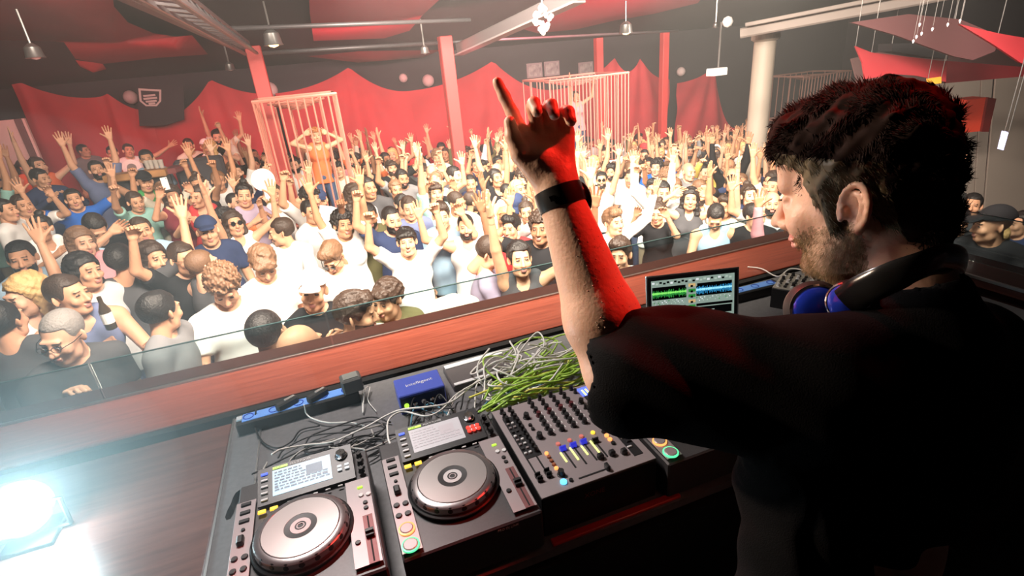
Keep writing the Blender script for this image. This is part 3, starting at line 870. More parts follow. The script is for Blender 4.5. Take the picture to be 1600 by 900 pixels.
def make_player():
    W, D, H = .32, .405, .104
    r = empty('media_player')
    m = MB(); m.box((W / 2, D / 2, (H - .12) / 2 + .01), (W, D, H + .0 - .0), bev=.004)
    b = m.build('body', DGR, r)
    Z = .062
    m = MB()
    # raised rear display housing (wedge)
    x0, x1, y0, y1 = .052, .284, .292, .402
    m.add([(x0, y0, Z), (x1, y0, Z), (x1, y1, Z), (x0, y1, Z), (x0, y0, Z + .004), (x1, y0, Z + .004), (x1, y1, Z + .028), (x0, y1, Z + .028)],
          [(3, 2, 1, 0), (4, 5, 6, 7), (0, 1, 5, 4), (1, 2, 6, 5), (2, 3, 7, 6), (3, 0, 4, 7)])
    disp = m.build('display_housing', BLKP, r)
    tilt = math.atan2(.024, .11)
    def dz(y): return Z + .0045 + (y - y0) * .024 / .11
    m = MB(); m.box((W / 2, .004, Z - .0), (W, .004, .0012)); m.box((W / 2, D / 2, Z + .0002), (.0, .0, .0)) if False else None
    m = MB(); m.box((.285, .15, Z + .0006), (.058, .27, .0012), bev=.0004); m.build('tempo_strip', MXP, r)
    m = MB(); m.box((.024, .17, Z + .0006), (.044, .32, .0012), bev=.0004); m.build('button_strip', MXP, r)
    # jog wheel
    c = (.155, .163)
    m = MB(); m.lathe([(.112, 0), (.112, .004), (.108, .006), (.104, .004)], (c[0], c[1], Z), 48, cap=False); m.build('jog_surround', BLKP, r)
    m = MB(); m.lathe([(.103, .002), (.1035, .010), (.101, .021), (.097, .024), (.086, .025), (.0845, .0235)], (c[0], c[1], Z), 48, cap=False)
    ring = m.build('jog_ring', mat('jog_edge', (.32, .30, .30), rough=.28, metal=.8), r, smooth='auto')
    dim = MB(); dim.lathe([(.0075, 0), (.0075, .0015), (.004, .0028), (.0001, .0030)], n=10)
    do = dim.build('x', BLKP); dme = do.data; bpy.data.objects.remove(do)
    for k in range(20):
        a = 2 * PI_ * k / 20
        d = link('finger_dimple', dme, ring, (c[0] + .0995 * math.cos(a), c[1] + .0995 * math.sin(a), Z + .0165), (0, R2(62), 0))
        d.rotation_euler = (0, R2(68), a)
    m = MB(); m.lathe([(.0845, .0225), (.0835, .0262), (.036, .0268), (.0355, .0262)], (c[0], c[1], Z), 48, cap=False); m.build('jog_disc', SIL, r, smooth='auto')
    m = MB(); m.lathe([(.0357, .0262), (.024, .0255), (.0001, .0255)], (c[0], c[1], Z), 36, cap=False); m.build('jog_display', BLKP, r)
    m = MB(); m.lathe([(.0225, .0256), (.0225, .0264), (.0125, .0264), (.0125, .0256)], (c[0], c[1], Z), 32, cap=False); m.box((c[0] - .002, c[1] - .0175, Z + .0266), (.0022, .010, .0006)); m.build('display_ring', mat('ring_pale', (.62, .60, .60), rough=.4), r)
    m = MB(); m.lathe([(.009, .0257), (.009, .0266), (.0065, .0266), (.0065, .0257)], (c[0], c[1], Z), 20, cap=False); m.build('display_hub', MXP, r)
    # display
    m = MB(); m.box((0, 0, 0), (.142, .078, .001)); m.build('screen', E_SC, r, (.158, .348, dz(.348)), (tilt, 0, 0))
    m = MB(); m.mi = 0
    rr = random.Random(3)
    for k in range(7):
        yy = .032 - .009 * k
        x = -.066
        while x < (.0 if k < 4 else .06):
            w = rr.uniform(.004, .014)
            m.box((x + w / 2, yy, .0008), (w, .0042 if k != 5 else .002 + rr.random() * .006, .0004)); x += w + .003
    m.box((.030, .012, .0008), (.040, .030, .0003)); m.box((.03, .012, .001), (.02, .017, .0003))
    m.build('screen_rows', E_SD, r, (.158, .346, dz(.346) + .0004), (tilt, 0, 0))
    m = MB(); m.box((0, 0, 0), (.036, .007, .001)); m.build('link_tab', E_LM, r, (.106, .3925, dz(.3925) + .0006), (tilt, 0, 0))
    text('lettering', 'LINK', .0075, E_BK, r, (.092, .3898, dz(.3898) + .0014), (tilt, 0, 0))
    text('lettering', 'MULTI PLAYER', .008, WHP, r, (.13, .3898, dz(.3898) + .0008), (tilt, 0, 0))
    text('lettering', 'PRO DJ LINK', .009, WHP, r, (.21, -.0008, Z - .022), (R2(90), 0, 0))
    for k in range(5): put(r, 'button', 'box', WHP if k else E_BL, .068, .382 - .019 * k, (.016, .007, .003), dz(.382 - .019 * k))
    put(r, 'browse_knob', 'knob', CHR, .257, .372, (.0135, .012), dz(.372))
    for k in range(4): put(r, 'button', 'box', E_WH, .249 + .018 * (k % 2), .340 - .014 * (k // 2), (.011, .006, .003), dz(.335))
    # left button column
    put(r, 'play_button', 'round', MXP, .023, .026, (.0165, .006), Z + .001)
    m = MB(); m.lathe([(.0195, 0), (.0195, .004), (.0160, .0045), (.0160, 0)], (.023, .026, Z + .001), 24, cap=False); m.build('play_ring', E_GR, r)
    put(r, 'cue_button', 'round', MXP, .023, .073, (.0150, .006), Z + .001)
    m = MB(); m.lathe([(.0185, 0), (.0185, .004), (.0145, .0045), (.0145, 0)], (.023, .073, Z + .001), 24, cap=False); m.build('cue_ring', E_OR, r)
    for x, y in ((.013, .153), (.034, .151), (.013, .119), (.034, .118)): put(r, 'search_button', 'round', BLKP, x, y, (.0072, .004), Z + .001)
    put(r, 'direction_lever', 'box', BLKP, .022, .199, (.015, .026, .012), Z + .001)
    put(r, 'button', 'round', BLKP, .024, .234, (.0045, .004), Z + .001)
    for y in (.262, .290, .318): put(r, 'button', 'box', BLKP, .024, y, (.023, .011, .004), Z + .001)
    for x in (.062, .089): put(r, 'loop_button', 'box', E_YE, x, .275, (.018, .011, .004), Z)
    for k in range(5): put(r, 'button', 'box', WHP, .125 + .03 * k, .282, (.012, .004, .003), Z)
    # right strip
    m = MB(); m.box((.297, .085, Z + .0018), (.022, .140, .0012)); m.build('tempo_slot', mat('slot_red', (.20, .08, .08), rough=.5, metal=.4), r)
    m = MB(); m.box((.297, .085, Z + .0026), (.0035, .132, .001)); m.build('slider_groove', RUB, r)
    put(r, 'tempo_slider', 'fader', BLKP, .297, .095, (.018, .022, .014), Z + .003)
    put(r, 'button', 'round', BLKP, .269, .082, (.006, .004), Z + .001)
    for x, y in ((.300, .371), (.300, .310), (.300, .340)): put(r, 'knob', 'knob', BLKP, x, y, (.0068, .014), Z + .001)
    put(r, 'button', 'box', E_LM, .290, .252, (.013, .006, .004), Z + .001)
    for x, y in ((.290, .224), (.307, .221)): put(r, 'button', 'round', WHP, x, y, (.006, .004), Z + .001)
    for y in (.196, .178): put(r, 'button', 'round', BLKP, .297, y, (.0055, .004), Z + .001)
    return r
PI_ = math.pi
pl = make_player()
H_ = .996
pl.location = (-.362, .860, H_)
tag(pl, 'black media player nearest the left edge with a lit blue-white screen', 'media player', 'media players on the deck table')
p2 = copy_tree(pl); p2.location = (-.010, .860, H_)
tag(p2, 'media player next to the mixer with a washed-out pale screen', 'media player', 'media players on the deck table')
for c in bpy.data.objects:
    if c.parent == p2 and c.name.startswith('screen') and not c.name.startswith('screen_rows'):
        c.data = c.data.copy(); c.data.materials[0] = E_SW  # pale pinkish glow paints the reflection that washes out this screen
    if c.parent == p2 and c.name.startswith('screen_rows'):
        c.data = c.data.copy(); c.data.materials[0] = mat('screen_faint', (.45, .40, .42), rough=.3, emit=(.5, .46, .48), estr=.4)  # rows paled to match the painted reflection
for k in range(6): put(p2, 'lit_button', 'round', E_RD, .244 + .013 * (k % 3), .338 - .014 * (k // 3), (.006, .005), .075)
p3 = copy_tree(pl); p3.location = (.650, .860, H_)
tag(p3, 'media player mostly hidden behind the black sleeve, showing green and orange rings', 'media player', 'media players on the deck table')

# ---------------------------------------------------------------- mixer
mx = empty('mixer', (.322, .892, .93), label='silver-grey club mixer crowded with black knobs between the players', cat='mixer')
m = MB(); m.box((.1575, .187, .060), (.315, .374, .118), bev=.003); m.build('body', BLKP, mx)
Z = .1195
m = MB(); m.box((.1575, .187, Z + .0008), (.313, .372, .0024), bev=.0008); m.build('faceplate', MXP, mx)
Z += .002
m = MB(); m.box((.040, .232, Z + .0006), (.045, .185, .0012)); m.build('dark_panel', mat('panel_black', (.02, .02, .022), rough=.35), mx)
m = MB(); m.box((.290, .25, Z + .0006), (.030, .13, .0012)); m.build('dark_panel', MATS['panel_black'], mx)
m = MB(); m.box((.282, .105, Z + .0006), (.026, .15, .0012)); m.build('dark_panel', MATS['panel_black'], mx)
rr = random.Random(9)
for x in (.027, .052):
    for y in (.352, .330, .310): put(mx, 'knob', 'knob', BLKP, x, y, (.0062, .017), Z)
for k in range(8):
    put(mx, 'knob', 'knob', BLKP, .053, .292 - .019 * k, (.0055, .015), Z + .001)
    for q in range(2): put(mx, 'button', 'box', rr.choice([BLKS, MXP, WHP]), .024 + .013 * q, .292 - .019 * k, (.008, .007, .005), Z + .001)
for y in (.300, .204): put(mx, 'knob', 'knob', BLKP, .083, y, (.0085, .016), Z)
for y in (.262, .243): put(mx, 'button', 'round', BLKP, .079, y, (.0052, .006), Z)
for x in (.118, .152, .188, .222):
    put(mx, 'knob', 'knob', BLKP, x, .362, (.0058, .020), Z)
    put(mx, 'knob', 'knob', BLKP, x, .338, (.0058, .018), Z)
    for k in range(6): put(mx, 'knob', 'knob', BLKP if k != 1 else mat('knob_maroon', (.10, .015, .02), rough=.4), x - .002 * (k > 2), .313 - .0215 * k, (.0072, .015), Z)
    for k in range(5): put(mx, 'marker', 'box', WHP, x + .013, .302 - .0215 * k, (.003, .008, .0006), Z)
for x, y, s in ((.258, .366, .006), (.262, .345, .005), (.254, .292, .0078), (.252, .262, .0045), (.257, .244, .0055), (.254, .203, .0088)): put(mx, 'knob', 'knob', BLKP, x, y, (s, .015), Z)
m = MB(); m.box((.290, .338, Z + .001), (.034, .042, .002)); m.build('display', E_BL, mx)
m = MB()
for x in (.284, .296): m.box((x, .332, Z + .0024), (.0055, .030, .0006))
m.build('level_meter', E_YG, mx)
for k in range(6):
    for q in range(2): put(mx, 'button', 'box', rr.choice([BLKS, WHP, BLKP, E_YE]), .282 + .014 * q, .302 - .015 * k, (.008, .008, .005), Z + .001)
for k in range(7): put(mx, 'button', 'box', [WHP, BLKP][k % 2], .276 + .005 * (k % 3), .178 - .019 * k, (.014, .005, .004), Z + .001)
for x, mm in ((.115, E_RD), (.149, E_RD), (.184, E_RD), (.219, E_YE)): put(mx, 'cue_button', 'round', mm if x > .2 else mat('cue_pinkish', (.5, .16, .14), rough=.4, emit=(1, .25, .18), estr=.35), x, .156, (.006, .005), Z)
# channel faders with lit caps and meters
for i, x in enumerate((.118, .148, .178, .208)):
    m = MB(); m.box((x, .098, Z + .0007), (.0045, .080, .0014)); m.build('fader_slot', RUB, mx)
    m = MB(); m.box((x - .011, .105, Z + .0008), (.0045, .038 + .012 * (i % 2), .0016)); m.build('level_meter', E_YG, mx)
    put(mx, 'channel_fader', 'fader', mat('fader_blue', (.03, .03, .22), rough=.4, emit=(.05, .06, 1), estr=.5) if i < 3 else BLKP, x, .132 - .01 * (i == 3), (.017, .013, .012), Z + .001)
for x in (.020, .046):
    m = MB(); m.box((x, .095, Z + .0007), (.004, .085, .0014)); m.build('fader_slot', RUB, mx)
    for q in (.074, .060): put(mx, 'fader_cap', 'fader', BLKP, x, q - .004 * (x < .03), (.014, .010, .014), Z + .001)
for k in range(5): put(mx, 'button', 'round', E_OR if k in (0, 4) else mat('button_copper', (.35, .12, .06), rough=.4), .073, .136 - .015 * k, (.0052, .005), Z)
for k in range(4): put(mx, 'button', 'round', E_OR if k in (1, 2) else BLKP, .246, .146 - .017 * k, (.006, .005), Z)
put(mx, 'knob', 'knob', BLKP, .075, .052, (.0085, .015), Z)
put(mx, 'lit_button', 'round', E_CY, .069, .026, (.0085, .006), Z); put(mx, 'button', 'round', BLKP, .088, .024, (.005, .005), Z)
for x, y in ((.190, .062), (.222, .060), (.252, .052)): put(mx, 'square_knob', 'box', BLKP, x, y, (.016, .016, .014), Z)
m = MB(); m.box((.150, .021, Z + .0007), (.085, .004, .0014)); m.build('crossfader_slot', RUB, mx)
put(mx, 'crossfader', 'box', BLKP, .186, .021, (.010, .020, .014), Z)
text('lettering', 'XONE', .020, mat('lettering_red', (.22, .05, .05), rough=.5), mx, (.11, -.0015, .078), (R2(90), 0, 0))

# ---------------------------------------------------------------- power strips, adapters, splitter, pale bar
def power_strip(loc, rz, n, L, label, on=(0, 3)):
    r = empty('power_strip', loc, rz, label, 'power strip', 'power strips at the back of the deck table')
    m = MB(); m.box((0, 0, .022), (L, .062, .044), bev=.004); m.build('housing', BLKS, r)
    m = MB(); m.box((0, 0, .0452), (L * .9, .044, .003), bev=.001); m.build('top_cover', mat('cover_blue', (.16, .36, .85), rough=.3), r)
    for k in range(n):
        x = -L * .40 + L * .80 * k / (n - 1)
        m = MB(); m.lathe([(.017, 0), (.017, .0018), (.0145, .0018), (.0135, -.0003), (.0001, -.0003)], (x, 0, .0468), 18, cap=False)
        m.build('socket', mat('socket_blue', (.01, .05, .45), rough=.3), r)
    m = MB(); m.box((-L * .47, 0, .0475), (.018, .022, .006), bev=.001); m.build('rocker_switch', mat('switch_pale', (.5, .55, .58), rough=.4), r)
    return r
power_strip((-.235, 1.722, .93), 0.02, 5, .40, 'long black power strip with blue sockets behind the left player')
power_strip((1.62, 1.70, .93), -.03, 5, .42, 'black power strip with bright blue sockets right of the laptop')
for i, (x, y, rz, z) in enumerate(((-.27, 1.722, .5, .978), (-.17, 1.722, .55, .978))):
    r = empty('power_plug', (x, y, z), rz, ['dark plug in the left part of the long power strip', 'dark plug near the middle of the long power strip'][i], 'plug', 'plugs in the long power strip')
    m = MB(); m.box((0, 0, .011), (.075, .026, .022), bev=.005); m.build('plug_body', BLKS, r)
    m = MB(); m.box((.012, .0, .0235), (.035, .012, .004), bev=.001); m.build('grip', mat('grip_grey', (.3, .28, .26), rough=.5), r)
r = empty('power_adapter', (-.052, 1.722, .977), .1, 'bulky grey-black power adapter at the right end of the power strip', 'adapter')
m = MB(); m.box((0, 0, .026), (.07, .06, .052), bev=.006); m.build('case', mat('adapter_grey', (.10, .10, .095), rough=.5), r)
m = MB(); m.box((0, 0, .0535), (.05, .04, .003), bev=.001); m.build('top_label', mat('adapter_label', (.22, .23, .21), rough=.5), r)
r = empty('audio_splitter', (.165, 1.605, .93), .0, 'blue and violet-blue splitter box with white lettering behind the second player', 'audio box')
m = MB(); m.box((0, 0, .038), (.158, .115, .07), bev=.003); m.build('case', mat('box_blue', (.10, .15, .62), rough=.35, metal=.2), r)
m = MB(); m.box((0, -.058, .036), (.15, .004, .056)); m.build('socket_panel', mat('panel_navy', (.01, .02, .07), rough=.4), r)
for k in range(5):
    m = MB(); m.lathe([(.008, 0), (.008, .006), (.005, .008), (.0001, .004)], (0, 0, 0), 12, Matrix.Rotation(R2(90), 3, 'X'), cap=False); m.build('jack', CHR if k % 2 else E_LM if k == 0 else MXP, r, (-.058 + .029 * k, -.060, .036))
text('lettering', 'intelligent', .024, WHP, r, (-.045, -.008, .0732), (0, 0, .06))
r = empty('rack_unit', (.40, 1.675, .93), .03, 'flat dark box with a pale top edge behind the green cables', 'equipment')
m = MB(); m.box((0, 0, .012), (.24, .15, .024), bev=.003); m.build('case', mat('case_grey', (.12, .11, .11), rough=.4), r)
m = MB(); m.box((0, .062, .0255), (.23, .026, .004), bev=.001); m.box((0, -.066, .0255), (.23, .016, .004), bev=.001); m.build('white_strip', mat('strip_white', (.8, .8, .8), rough=.4), r)

# ---------------------------------------------------------------- laptop
def laptop():
    p = aty(1090, 495, 1.53)
    r = empty('laptop', (1.245, 1.53, .932), -.29, 'open silver laptop showing green and blue waveforms', 'laptop')
    m = MB(); m.box((0, -.125, .006), (.362, .245, .012), bev=.003); m.build('base', ALU, r)
    m = MB(); m.box((0, -.09, .0128), (.30, .11, .001)); m.build('keyboard', BLKP, r)
    til = R2(-8)
    lid = empty('lid', (0, .0, .012), parent=r); lid.rotation_euler = (til, 0, 0)
    m = MB(); m.box((0, .003, .124), (.366, .006, .248), bev=.002)
    # real mesh as the part itself
    bpy.data.objects.remove(lid)
    lid = m.build('lid', ALU, r, (0, 0, .012), (til, 0, 0))
    m = MB(); m.box((0, -.0012, .126), (.352, .0024, .232)); m.build('bezel', BLKP, lid)
    S = MB()
    mats = [E_SG, E_BK, emi('wave_green', (.25, .85, .15), 1.0), emi('wave_deepgreen', (.03, .30, .05), .8), emi('wave_blue', (.30, .75, .95), 1.1), emi('wave_deepblue', (.03, .25, .5), .8), emi('tan', (.75, .5, .22), .8), E_WH, emi('sage_light', (.55, .68, .58), .7)]
    def q(x, y, w, h, mi, d=0.0):   # x,y in 0..1 from top left
        S.mi = mi
        X = -.163 + .326 * (x + w / 2); Zz = .228 - .205 * (y + h / 2)
        S.box((X, -.0028 - d, Zz), (.326 * w, .0006, .205 * h))
    q(0, 0, 1, 1, 0)
    rr = random.Random(4)
    for k in range(22): q(.01 + .044 * k, .03 + .02 * (k % 2), .03, .035, rr.choice([1, 7, 8, 1]), .0004)
    q(.01, .13, .40, .05, 1, .0004); q(.55, .13, .42, .05, 1, .0004)
    for (x0, w, y0, c1, c2) in ((.01, .41, .18, 2, 3), (.54, .43, .18, 4, 5)):
        q(x0, y0, w, .2, 1, .0003)
        for k in range(60):
            h = rr.uniform(.05, .17); q(x0 + w * k / 60, y0 + .09 - h / 2, w / 64, h, c2, .0005)
            h = rr.uniform(.02, .05); q(x0 + w * k / 60, y0 + .075 - h / 2, w / 61, h, c1, .0007)
    for x0 in (.01, .54):
        for k in range(26): q(x0 + .016 * k, .40 + .03 * (k % 3), .012, .02, rr.choice([0, 8, 7, 3, 8]), .0004)
    q(.01, .53, .40, .04, 1, .0004); q(.01, .58, .41, .17, 1, .0003); q(.54, .53, .44, .05, 1, .0004); q(.54, .60, .43, .15, 1, .0003)
    for k in range(15):
        q(.015 + .027 * k, .64, .019, rr.uniform(.03, .06), 7, .0006); q(.015 + .027 * k, .63 , .024, .085, 5, .0005)
    q(.54, .665, .22, .012, 8, .0006)
    for k in range(7): q(.445, .12 + .105 * k, .085, .06, 6 if k % 3 == 0 else 3, .0004); q(.47, .15 + .105 * k, .03, .04, 1, .0006)
    q(.01, .80, .42, .05, 8, .0004)
    for k in range(16): q(.02 + .06 * k, .86 + .01 * (k % 2), .04, .03, rr.choice([1, 1, 7, 3]), .0004)
    q(.0, .91, 1, .03, 8, .0003); q(.0, .96, 1, .04, 3, .0003)
    S.build('screen', mats, lid)
    return r
laptop()

# ---------------------------------------------------------------- small controller on the right
r = empty('controller', (1.835, 1.50, .93), -1.02, 'small black controller with rows of white buttons in front of the chin', 'controller')
m = MB(); m.box((0, 0, .045), (.30, .19, .09), bev=.004); m.build('body', BLKP, r)
m = MB(); m.box((0, .0, .0905), (.296, .186, .002)); m.build('faceplate', mat('face_cream', (.45, .42, .36), rough=.4), r)
for i in range(11):
    for j in range(6): put(r, 'button' if (i + j) % 3 else 'knob', 'box' if (i + j) % 3 else 'knob', BLKP if (i * 2 + j) % 4 else WHP, -.13 + .026 * i, -.07 + .028 * j, (.012, .012, .008) if (i + j) % 3 else (.007, .014), .0915)
text('lettering', 'TRAKTOR', .034, WHP, r, (-.08, -.0965, .030), (R2(90), 0, 0))

# ---------------------------------------------------------------- sunglasses-like blue mirrored lenses: the headphone cups hang there, see the figure
# ---------------------------------------------------------------- cables
CBW = mat('cable_white', (.80, .78, .73), rough=.45); CBG = mat('cable_green', (.42, .66, .10), rough=.45); CBK = mat('cable_black', (.015, .015, .016), rough=.45); CBB = mat('cable_teal', (.10, .30, .42), rough=.45); CBY = mat('cable_yellow', (.85, .80, .15), rough=.45)
def cable(pts, r, m_, label, group, n=44):
    P_ = spline(pts, n)
    b = MB(); b.tube(P_, r, 6)
    o0 = Vector(tuple(P_[0]))
    b.v = [(v[0] - o0.x, v[1] - o0.y, v[2] - o0.z) for v in b.v]
    return b.build('cable', m_, None, tuple(o0), smooth=True, label=label, cat='cable', group=group)
def pxs(l, z0=.95): return [tuple(atz(p[0], p[1], p[2] if len(p) > 2 else z0)) for p in l]
cable(pxs([(425, 710, 1.0), (440, 702, .98), (480, 695, .96), (520, 690, .96), (570, 668, .98), (620, 642, 1.0), (665, 636, 1.01), (705, 628, 1.0), (740, 600, .99), (775, 572, .99), (805, 548, 1.0)]), .0032, CBW, 'thick white cable arching from the left player to the tangle', 'white cables')
cable(pxs([(612, 700, 1.04), (606, 680, 1.04), (608, 655, 1.02), (630, 643, 1.0), (665, 650, 1.0), (690, 640, 1.0), (715, 615, 1.0), (760, 590, 1.0), (800, 573, .99)]), .0028, CBW, 'white cable looping down between the two left players', 'white cables')
cable(pxs([(475, 632, .99), (482, 650, .95), (510, 660, .945), (545, 660, .94), (570, 665, .94)]), .0026, CBW, 'short grey-white cable leaving the middle of the long power strip', 'white cables')
cable(pxs([(400, 640, .99), (398, 665, .95), (410, 690, .94), (432, 700, .94), (455, 690, .94), (470, 672, .94), (500, 665, .94)]), .0028, CBK, 'black cable curling off the left end of the long power strip', 'black cables')
cable(pxs([(567, 600, .96), (566, 620, .94), (567, 645, .94), (570, 610, .96), (578, 605, .95), (575, 625, .94), (588, 643, .94)]), .0016, CBW, 'thin white string hanging by the power adapter', 'white cables')
rr = random.Random(12)
for k in range(16):   # black coil behind the left player
    a0 = rr.uniform(0, 6.28); cx_, cy_ = rr.uniform(-.28, .02), rr.uniform(1.40, 1.50)
    pts = []
    rad = rr.uniform(.045, .11)
    for t in range(6):
        a = a0 + t * rr.uniform(.7, 1.0)
        pts.append((cx_ + rad * 1.3 * math.cos(a), cy_ + rad * .62 * math.sin(a), .938 + rr.uniform(0, .02)))
    cable(pts, .0027, CBK if k % 4 else mat('cable_grey', (.45, .43, .40), rough=.5), 'thin dark cable in the coil behind the left player', 'cables coiled behind the left player', 30)
for k in range(16):   # dark and teal behind the second player and the mixer
    pts = [(rr.uniform(.0, .42), rr.uniform(1.33, 1.52), .94 + rr.uniform(0, .03))]
    for t in range(3): pts.append((pts[-1][0] + rr.uniform(.02, .09), rr.uniform(1.33, 1.55), .94 + rr.uniform(0, .05)))
    cable(pts, .0026, [CBK, CBK, CBB, CBW][k % 4], ['black cable', 'black cable', 'teal cable', 'white cable'][k % 4] + ' in the jumble behind the second player', 'cables jumbled behind the second player', 30)
for k in range(24):   # green bundle behind the mixer
    x0 = rr.uniform(.30, .42); y0 = rr.uniform(1.36, 1.47)
    pts = [(x0, y0, .96 + rr.uniform(0, .03))]
    N = rr.randint(3, 5)
    for t in range(N):
        pts.append((x0 + .42 * (t + 1) / N + rr.uniform(-.03, .03), y0 + .04 * t / N + rr.uniform(-.035, .035) + (.06 if t == N - 1 else 0), .965 + rr.uniform(0, .055)))
    cable(pts, .0035, CBG if k % 4 else CBY, ('yellow-green' if k % 4 else 'yellow') + ' cable in the thick bundle behind the mixer', 'green cables behind the mixer', 36)
for k in range(22):   # white loops above the green bundle
    cx_, cy_ = rr.uniform(.42, .68), rr.uniform(1.47, 1.62)
    a0 = rr.uniform(0, 6.28); ra, rb = rr.uniform(.05, .14), rr.uniform(.03, .075); th = rr.uniform(-.5, 1.0)
    pts = []
    for t in range(7):
        a = a0 + t * .85
        u_, v_ = ra * math.cos(a), rb * math.sin(a)
        pts.append((cx_ + u_ * math.cos(th) - v_ * math.sin(th), cy_ + u_ * math.sin(th) + v_ * math.cos(th), .955 + .035 * (1 + math.sin(a * 1.3 + k)) + rr.uniform(0, .02)))
    cable(pts, .0034, CBW if k % 5 else CBG, ('white' if k % 5 else 'green') + ' cable looped on top of the tangle behind the mixer', 'white cables looped behind the mixer', 40)
cable(pxs([(800, 575, 1.0), (812, 550, 1.03), (835, 522, 1.05), (845, 522, 1.05), (850, 540, 1.04), (830, 560, 1.02), (815, 580, 1.0)]), .003, CBW, 'white cable loop standing highest on the tangle', 'white cables')
cable(pxs([(1168, 417, .96), (1190, 420, .96), (1215, 432, 1.0), (1235, 420, 1.04), (1260, 425, 1.05), (1275, 445, 1.05)]), .003, CBW, 'white cable running from the laptop over the small controller', 'white cables')

# ---------------------------------------------------------------- stage lamp on the wooden table
lp = atz(28, 790, 1.03)
r = empty('stage_lamp', (lp[0], lp[1], .92), 0, 'dazzling cool-white stage lamp lying on the wooden table', 'stage lamp')
dirv = (CAMPOS - lp); dirv[2] *= .9; dirv = dirv / np.linalg.norm(dirv)
Rm = Vector(tuple(dirv)).to_track_quat('Z', 'Y').to_matrix()
cc = (0, 0, .10)
m = MB(); m.lathe([(.045, -.11), (.062, -.09), (.068, 0), (.072, .012), (.066, .012), (.060, .004)], cc, 28, Rm, cap=False); m.lathe([(.0001, -.112), (.046, -.11)], cc, 28, Rm, cap=False); m.build('housing', BLKP, r)
m = MB(); m.lathe([(.062, .005), (.04, .010), (.0001, .012)], cc, 28, Rm, cap=False); m.build('lens', emi('lamp', (.82, .97, 1.0), 60.0), r)
m = MB(); m.box((0, 0, .006), (.12, .12, .012), bev=.002); m.tube([(-.085, 0, .01), (-.09, 0, .10), (-.07, .0, .10)], .006, 6); m.tube([(.085, 0, .01), (.09, 0, .10), (.07, 0, .10)], .006, 6); m.tube([(-.085, 0, .01), (.085, 0, .01)], .006, 6); m.build('yoke', BLKS, r)
for HR_, dens in ((.36, .16), (.56, .12), (.78, .08), (1.02, .045)):  # added haze spheres that spread the lamp's glow
    m = MB()
    m.lathe([(HR_ * math.sin(t) + .0005, -HR_ * math.cos(t)) for t in np.linspace(0, math.pi, 17)], n=28)
    hz2 = bpy.data.materials.new('lamp_glow_haze'); hz2.use_nodes = True; hz2.node_tree.nodes.clear()
    _v = hz2.node_tree.nodes.new('ShaderNodeVolumeScatter'); _o = hz2.node_tree.nodes.new('ShaderNodeOutputMaterial')
    _v.inputs['Color'].default_value = (.80, .96, 1, 1); _v.inputs['Density'].default_value = dens; _v.inputs['Anisotropy'].default_value = .2
    hz2.node_tree.links.new(_v.outputs[0], _o.inputs['Volume'])
    m.build('glow_sphere', hz2, None, (lp[0] + .02, lp[1] + .02, 1.02), kind='stuff', label='added bluish haze sphere shaping the glow around the stage lamp', cat='haze', group='added haze layers for the lamp glow')
lo = light('stage_lamp_light', 'POINT', tuple(np.array([lp[0], lp[1], 1.02]) + dirv * .05), None, 17, (.62, .92, 1.0), shadow_soft_size=.05)

# ---------------------------------------------------------------- people of the crowd: canonical head and hands
def head_mesh(female=False, beard=False):
    f = Field(ax_range(-0.11, 0.11, 0.0056), ax_range(-0.15, 0.14, 0.0056), ax_range(-0.20, 0.16, 0.0056))
    w = 0.94 if female else 1.0
    f.ell((0, .018, .035), (.076 * w, .096, .088), k=0.0)
    f.ell((0, -.035, -.025), (.061 * w, .066, .085), k=0.03)
    f.cone((-.03 * w, -.03, -.078), (.03 * w, -.03, -.078), .034, .034, k=0.03)
    f.cone((-.012, -.075, -.095), (.012, -.075, -.095), .017 if female else .021, .017 if female else .021, k=0.025)
    f.cone((-.034, -.088, .03), (.034, -.088, .03), .011, .011, k=0.015)
    for s in (-1, 1):
        f.ell((s * .031, -.112, .008), (.015, .014, .011), k=0.012, sub=True)
        f.ell((s * .031, -.0875, .008), (.0125, .0125, .0115), k=0.002)
        f.ell((s * .044, -.075, -.025), (.02, .018, .02), k=0.025)
        f.ell((s * .079 * w, .012, -.005), (.008, .017, .031), R=rot_from((0, .2, 1), (s, 0, 0)), k=0.006)
        f.cone((s * .011, -.104, -.032), (s * .009, -.106, -.03), .0085, .0085, k=0.008)
    f.cone((0, -.097, .014), (0, -.119, -.028), .0075, .0115, k=0.012)
    f.ell((0, -.101, -.057), (.023, .011, .0065), k=0.006)
    f.ell((0, -.1, -.068), (.02, .011, .007), k=0.006)
    f.ell((0, -.115, -.0625), (.022, .008, .0016), k=0.003, sub=True)
    f.cone((0, .015, -.06), (0, .03, -.17), .05 * w, .052 * w, k=0.02)
    V, Q = f.mesh()
    C = V[Q].mean(1)
    x, y, z = np.abs(C[:, 0]), C[:, 1], C[:, 2]
    mi = np.zeros(len(Q), int)
    mi[(x > .012) & (x < .048) & (z > .0265 - 6 * (x - .03) ** 2) & (z < .034 - 6 * (x - .03) ** 2) & (y < -.08)] = 1
    mi[(np.abs(x - .031) < .012) & (np.abs(z - .009) < .0052) & (y < -.09)] = 1
    if not female:
        bz = (z < -.035) & (y < .0) & (z > -.125) & ~((x < .026) & (z > -.048)) & (y > -.2) & ((x > .048) | (z < -.044))
        mi[bz] = 3
    mi[(x < .022) & (z > -.074) & (z < -.051) & (y < -.1)] = 2
    return V, Q, mi

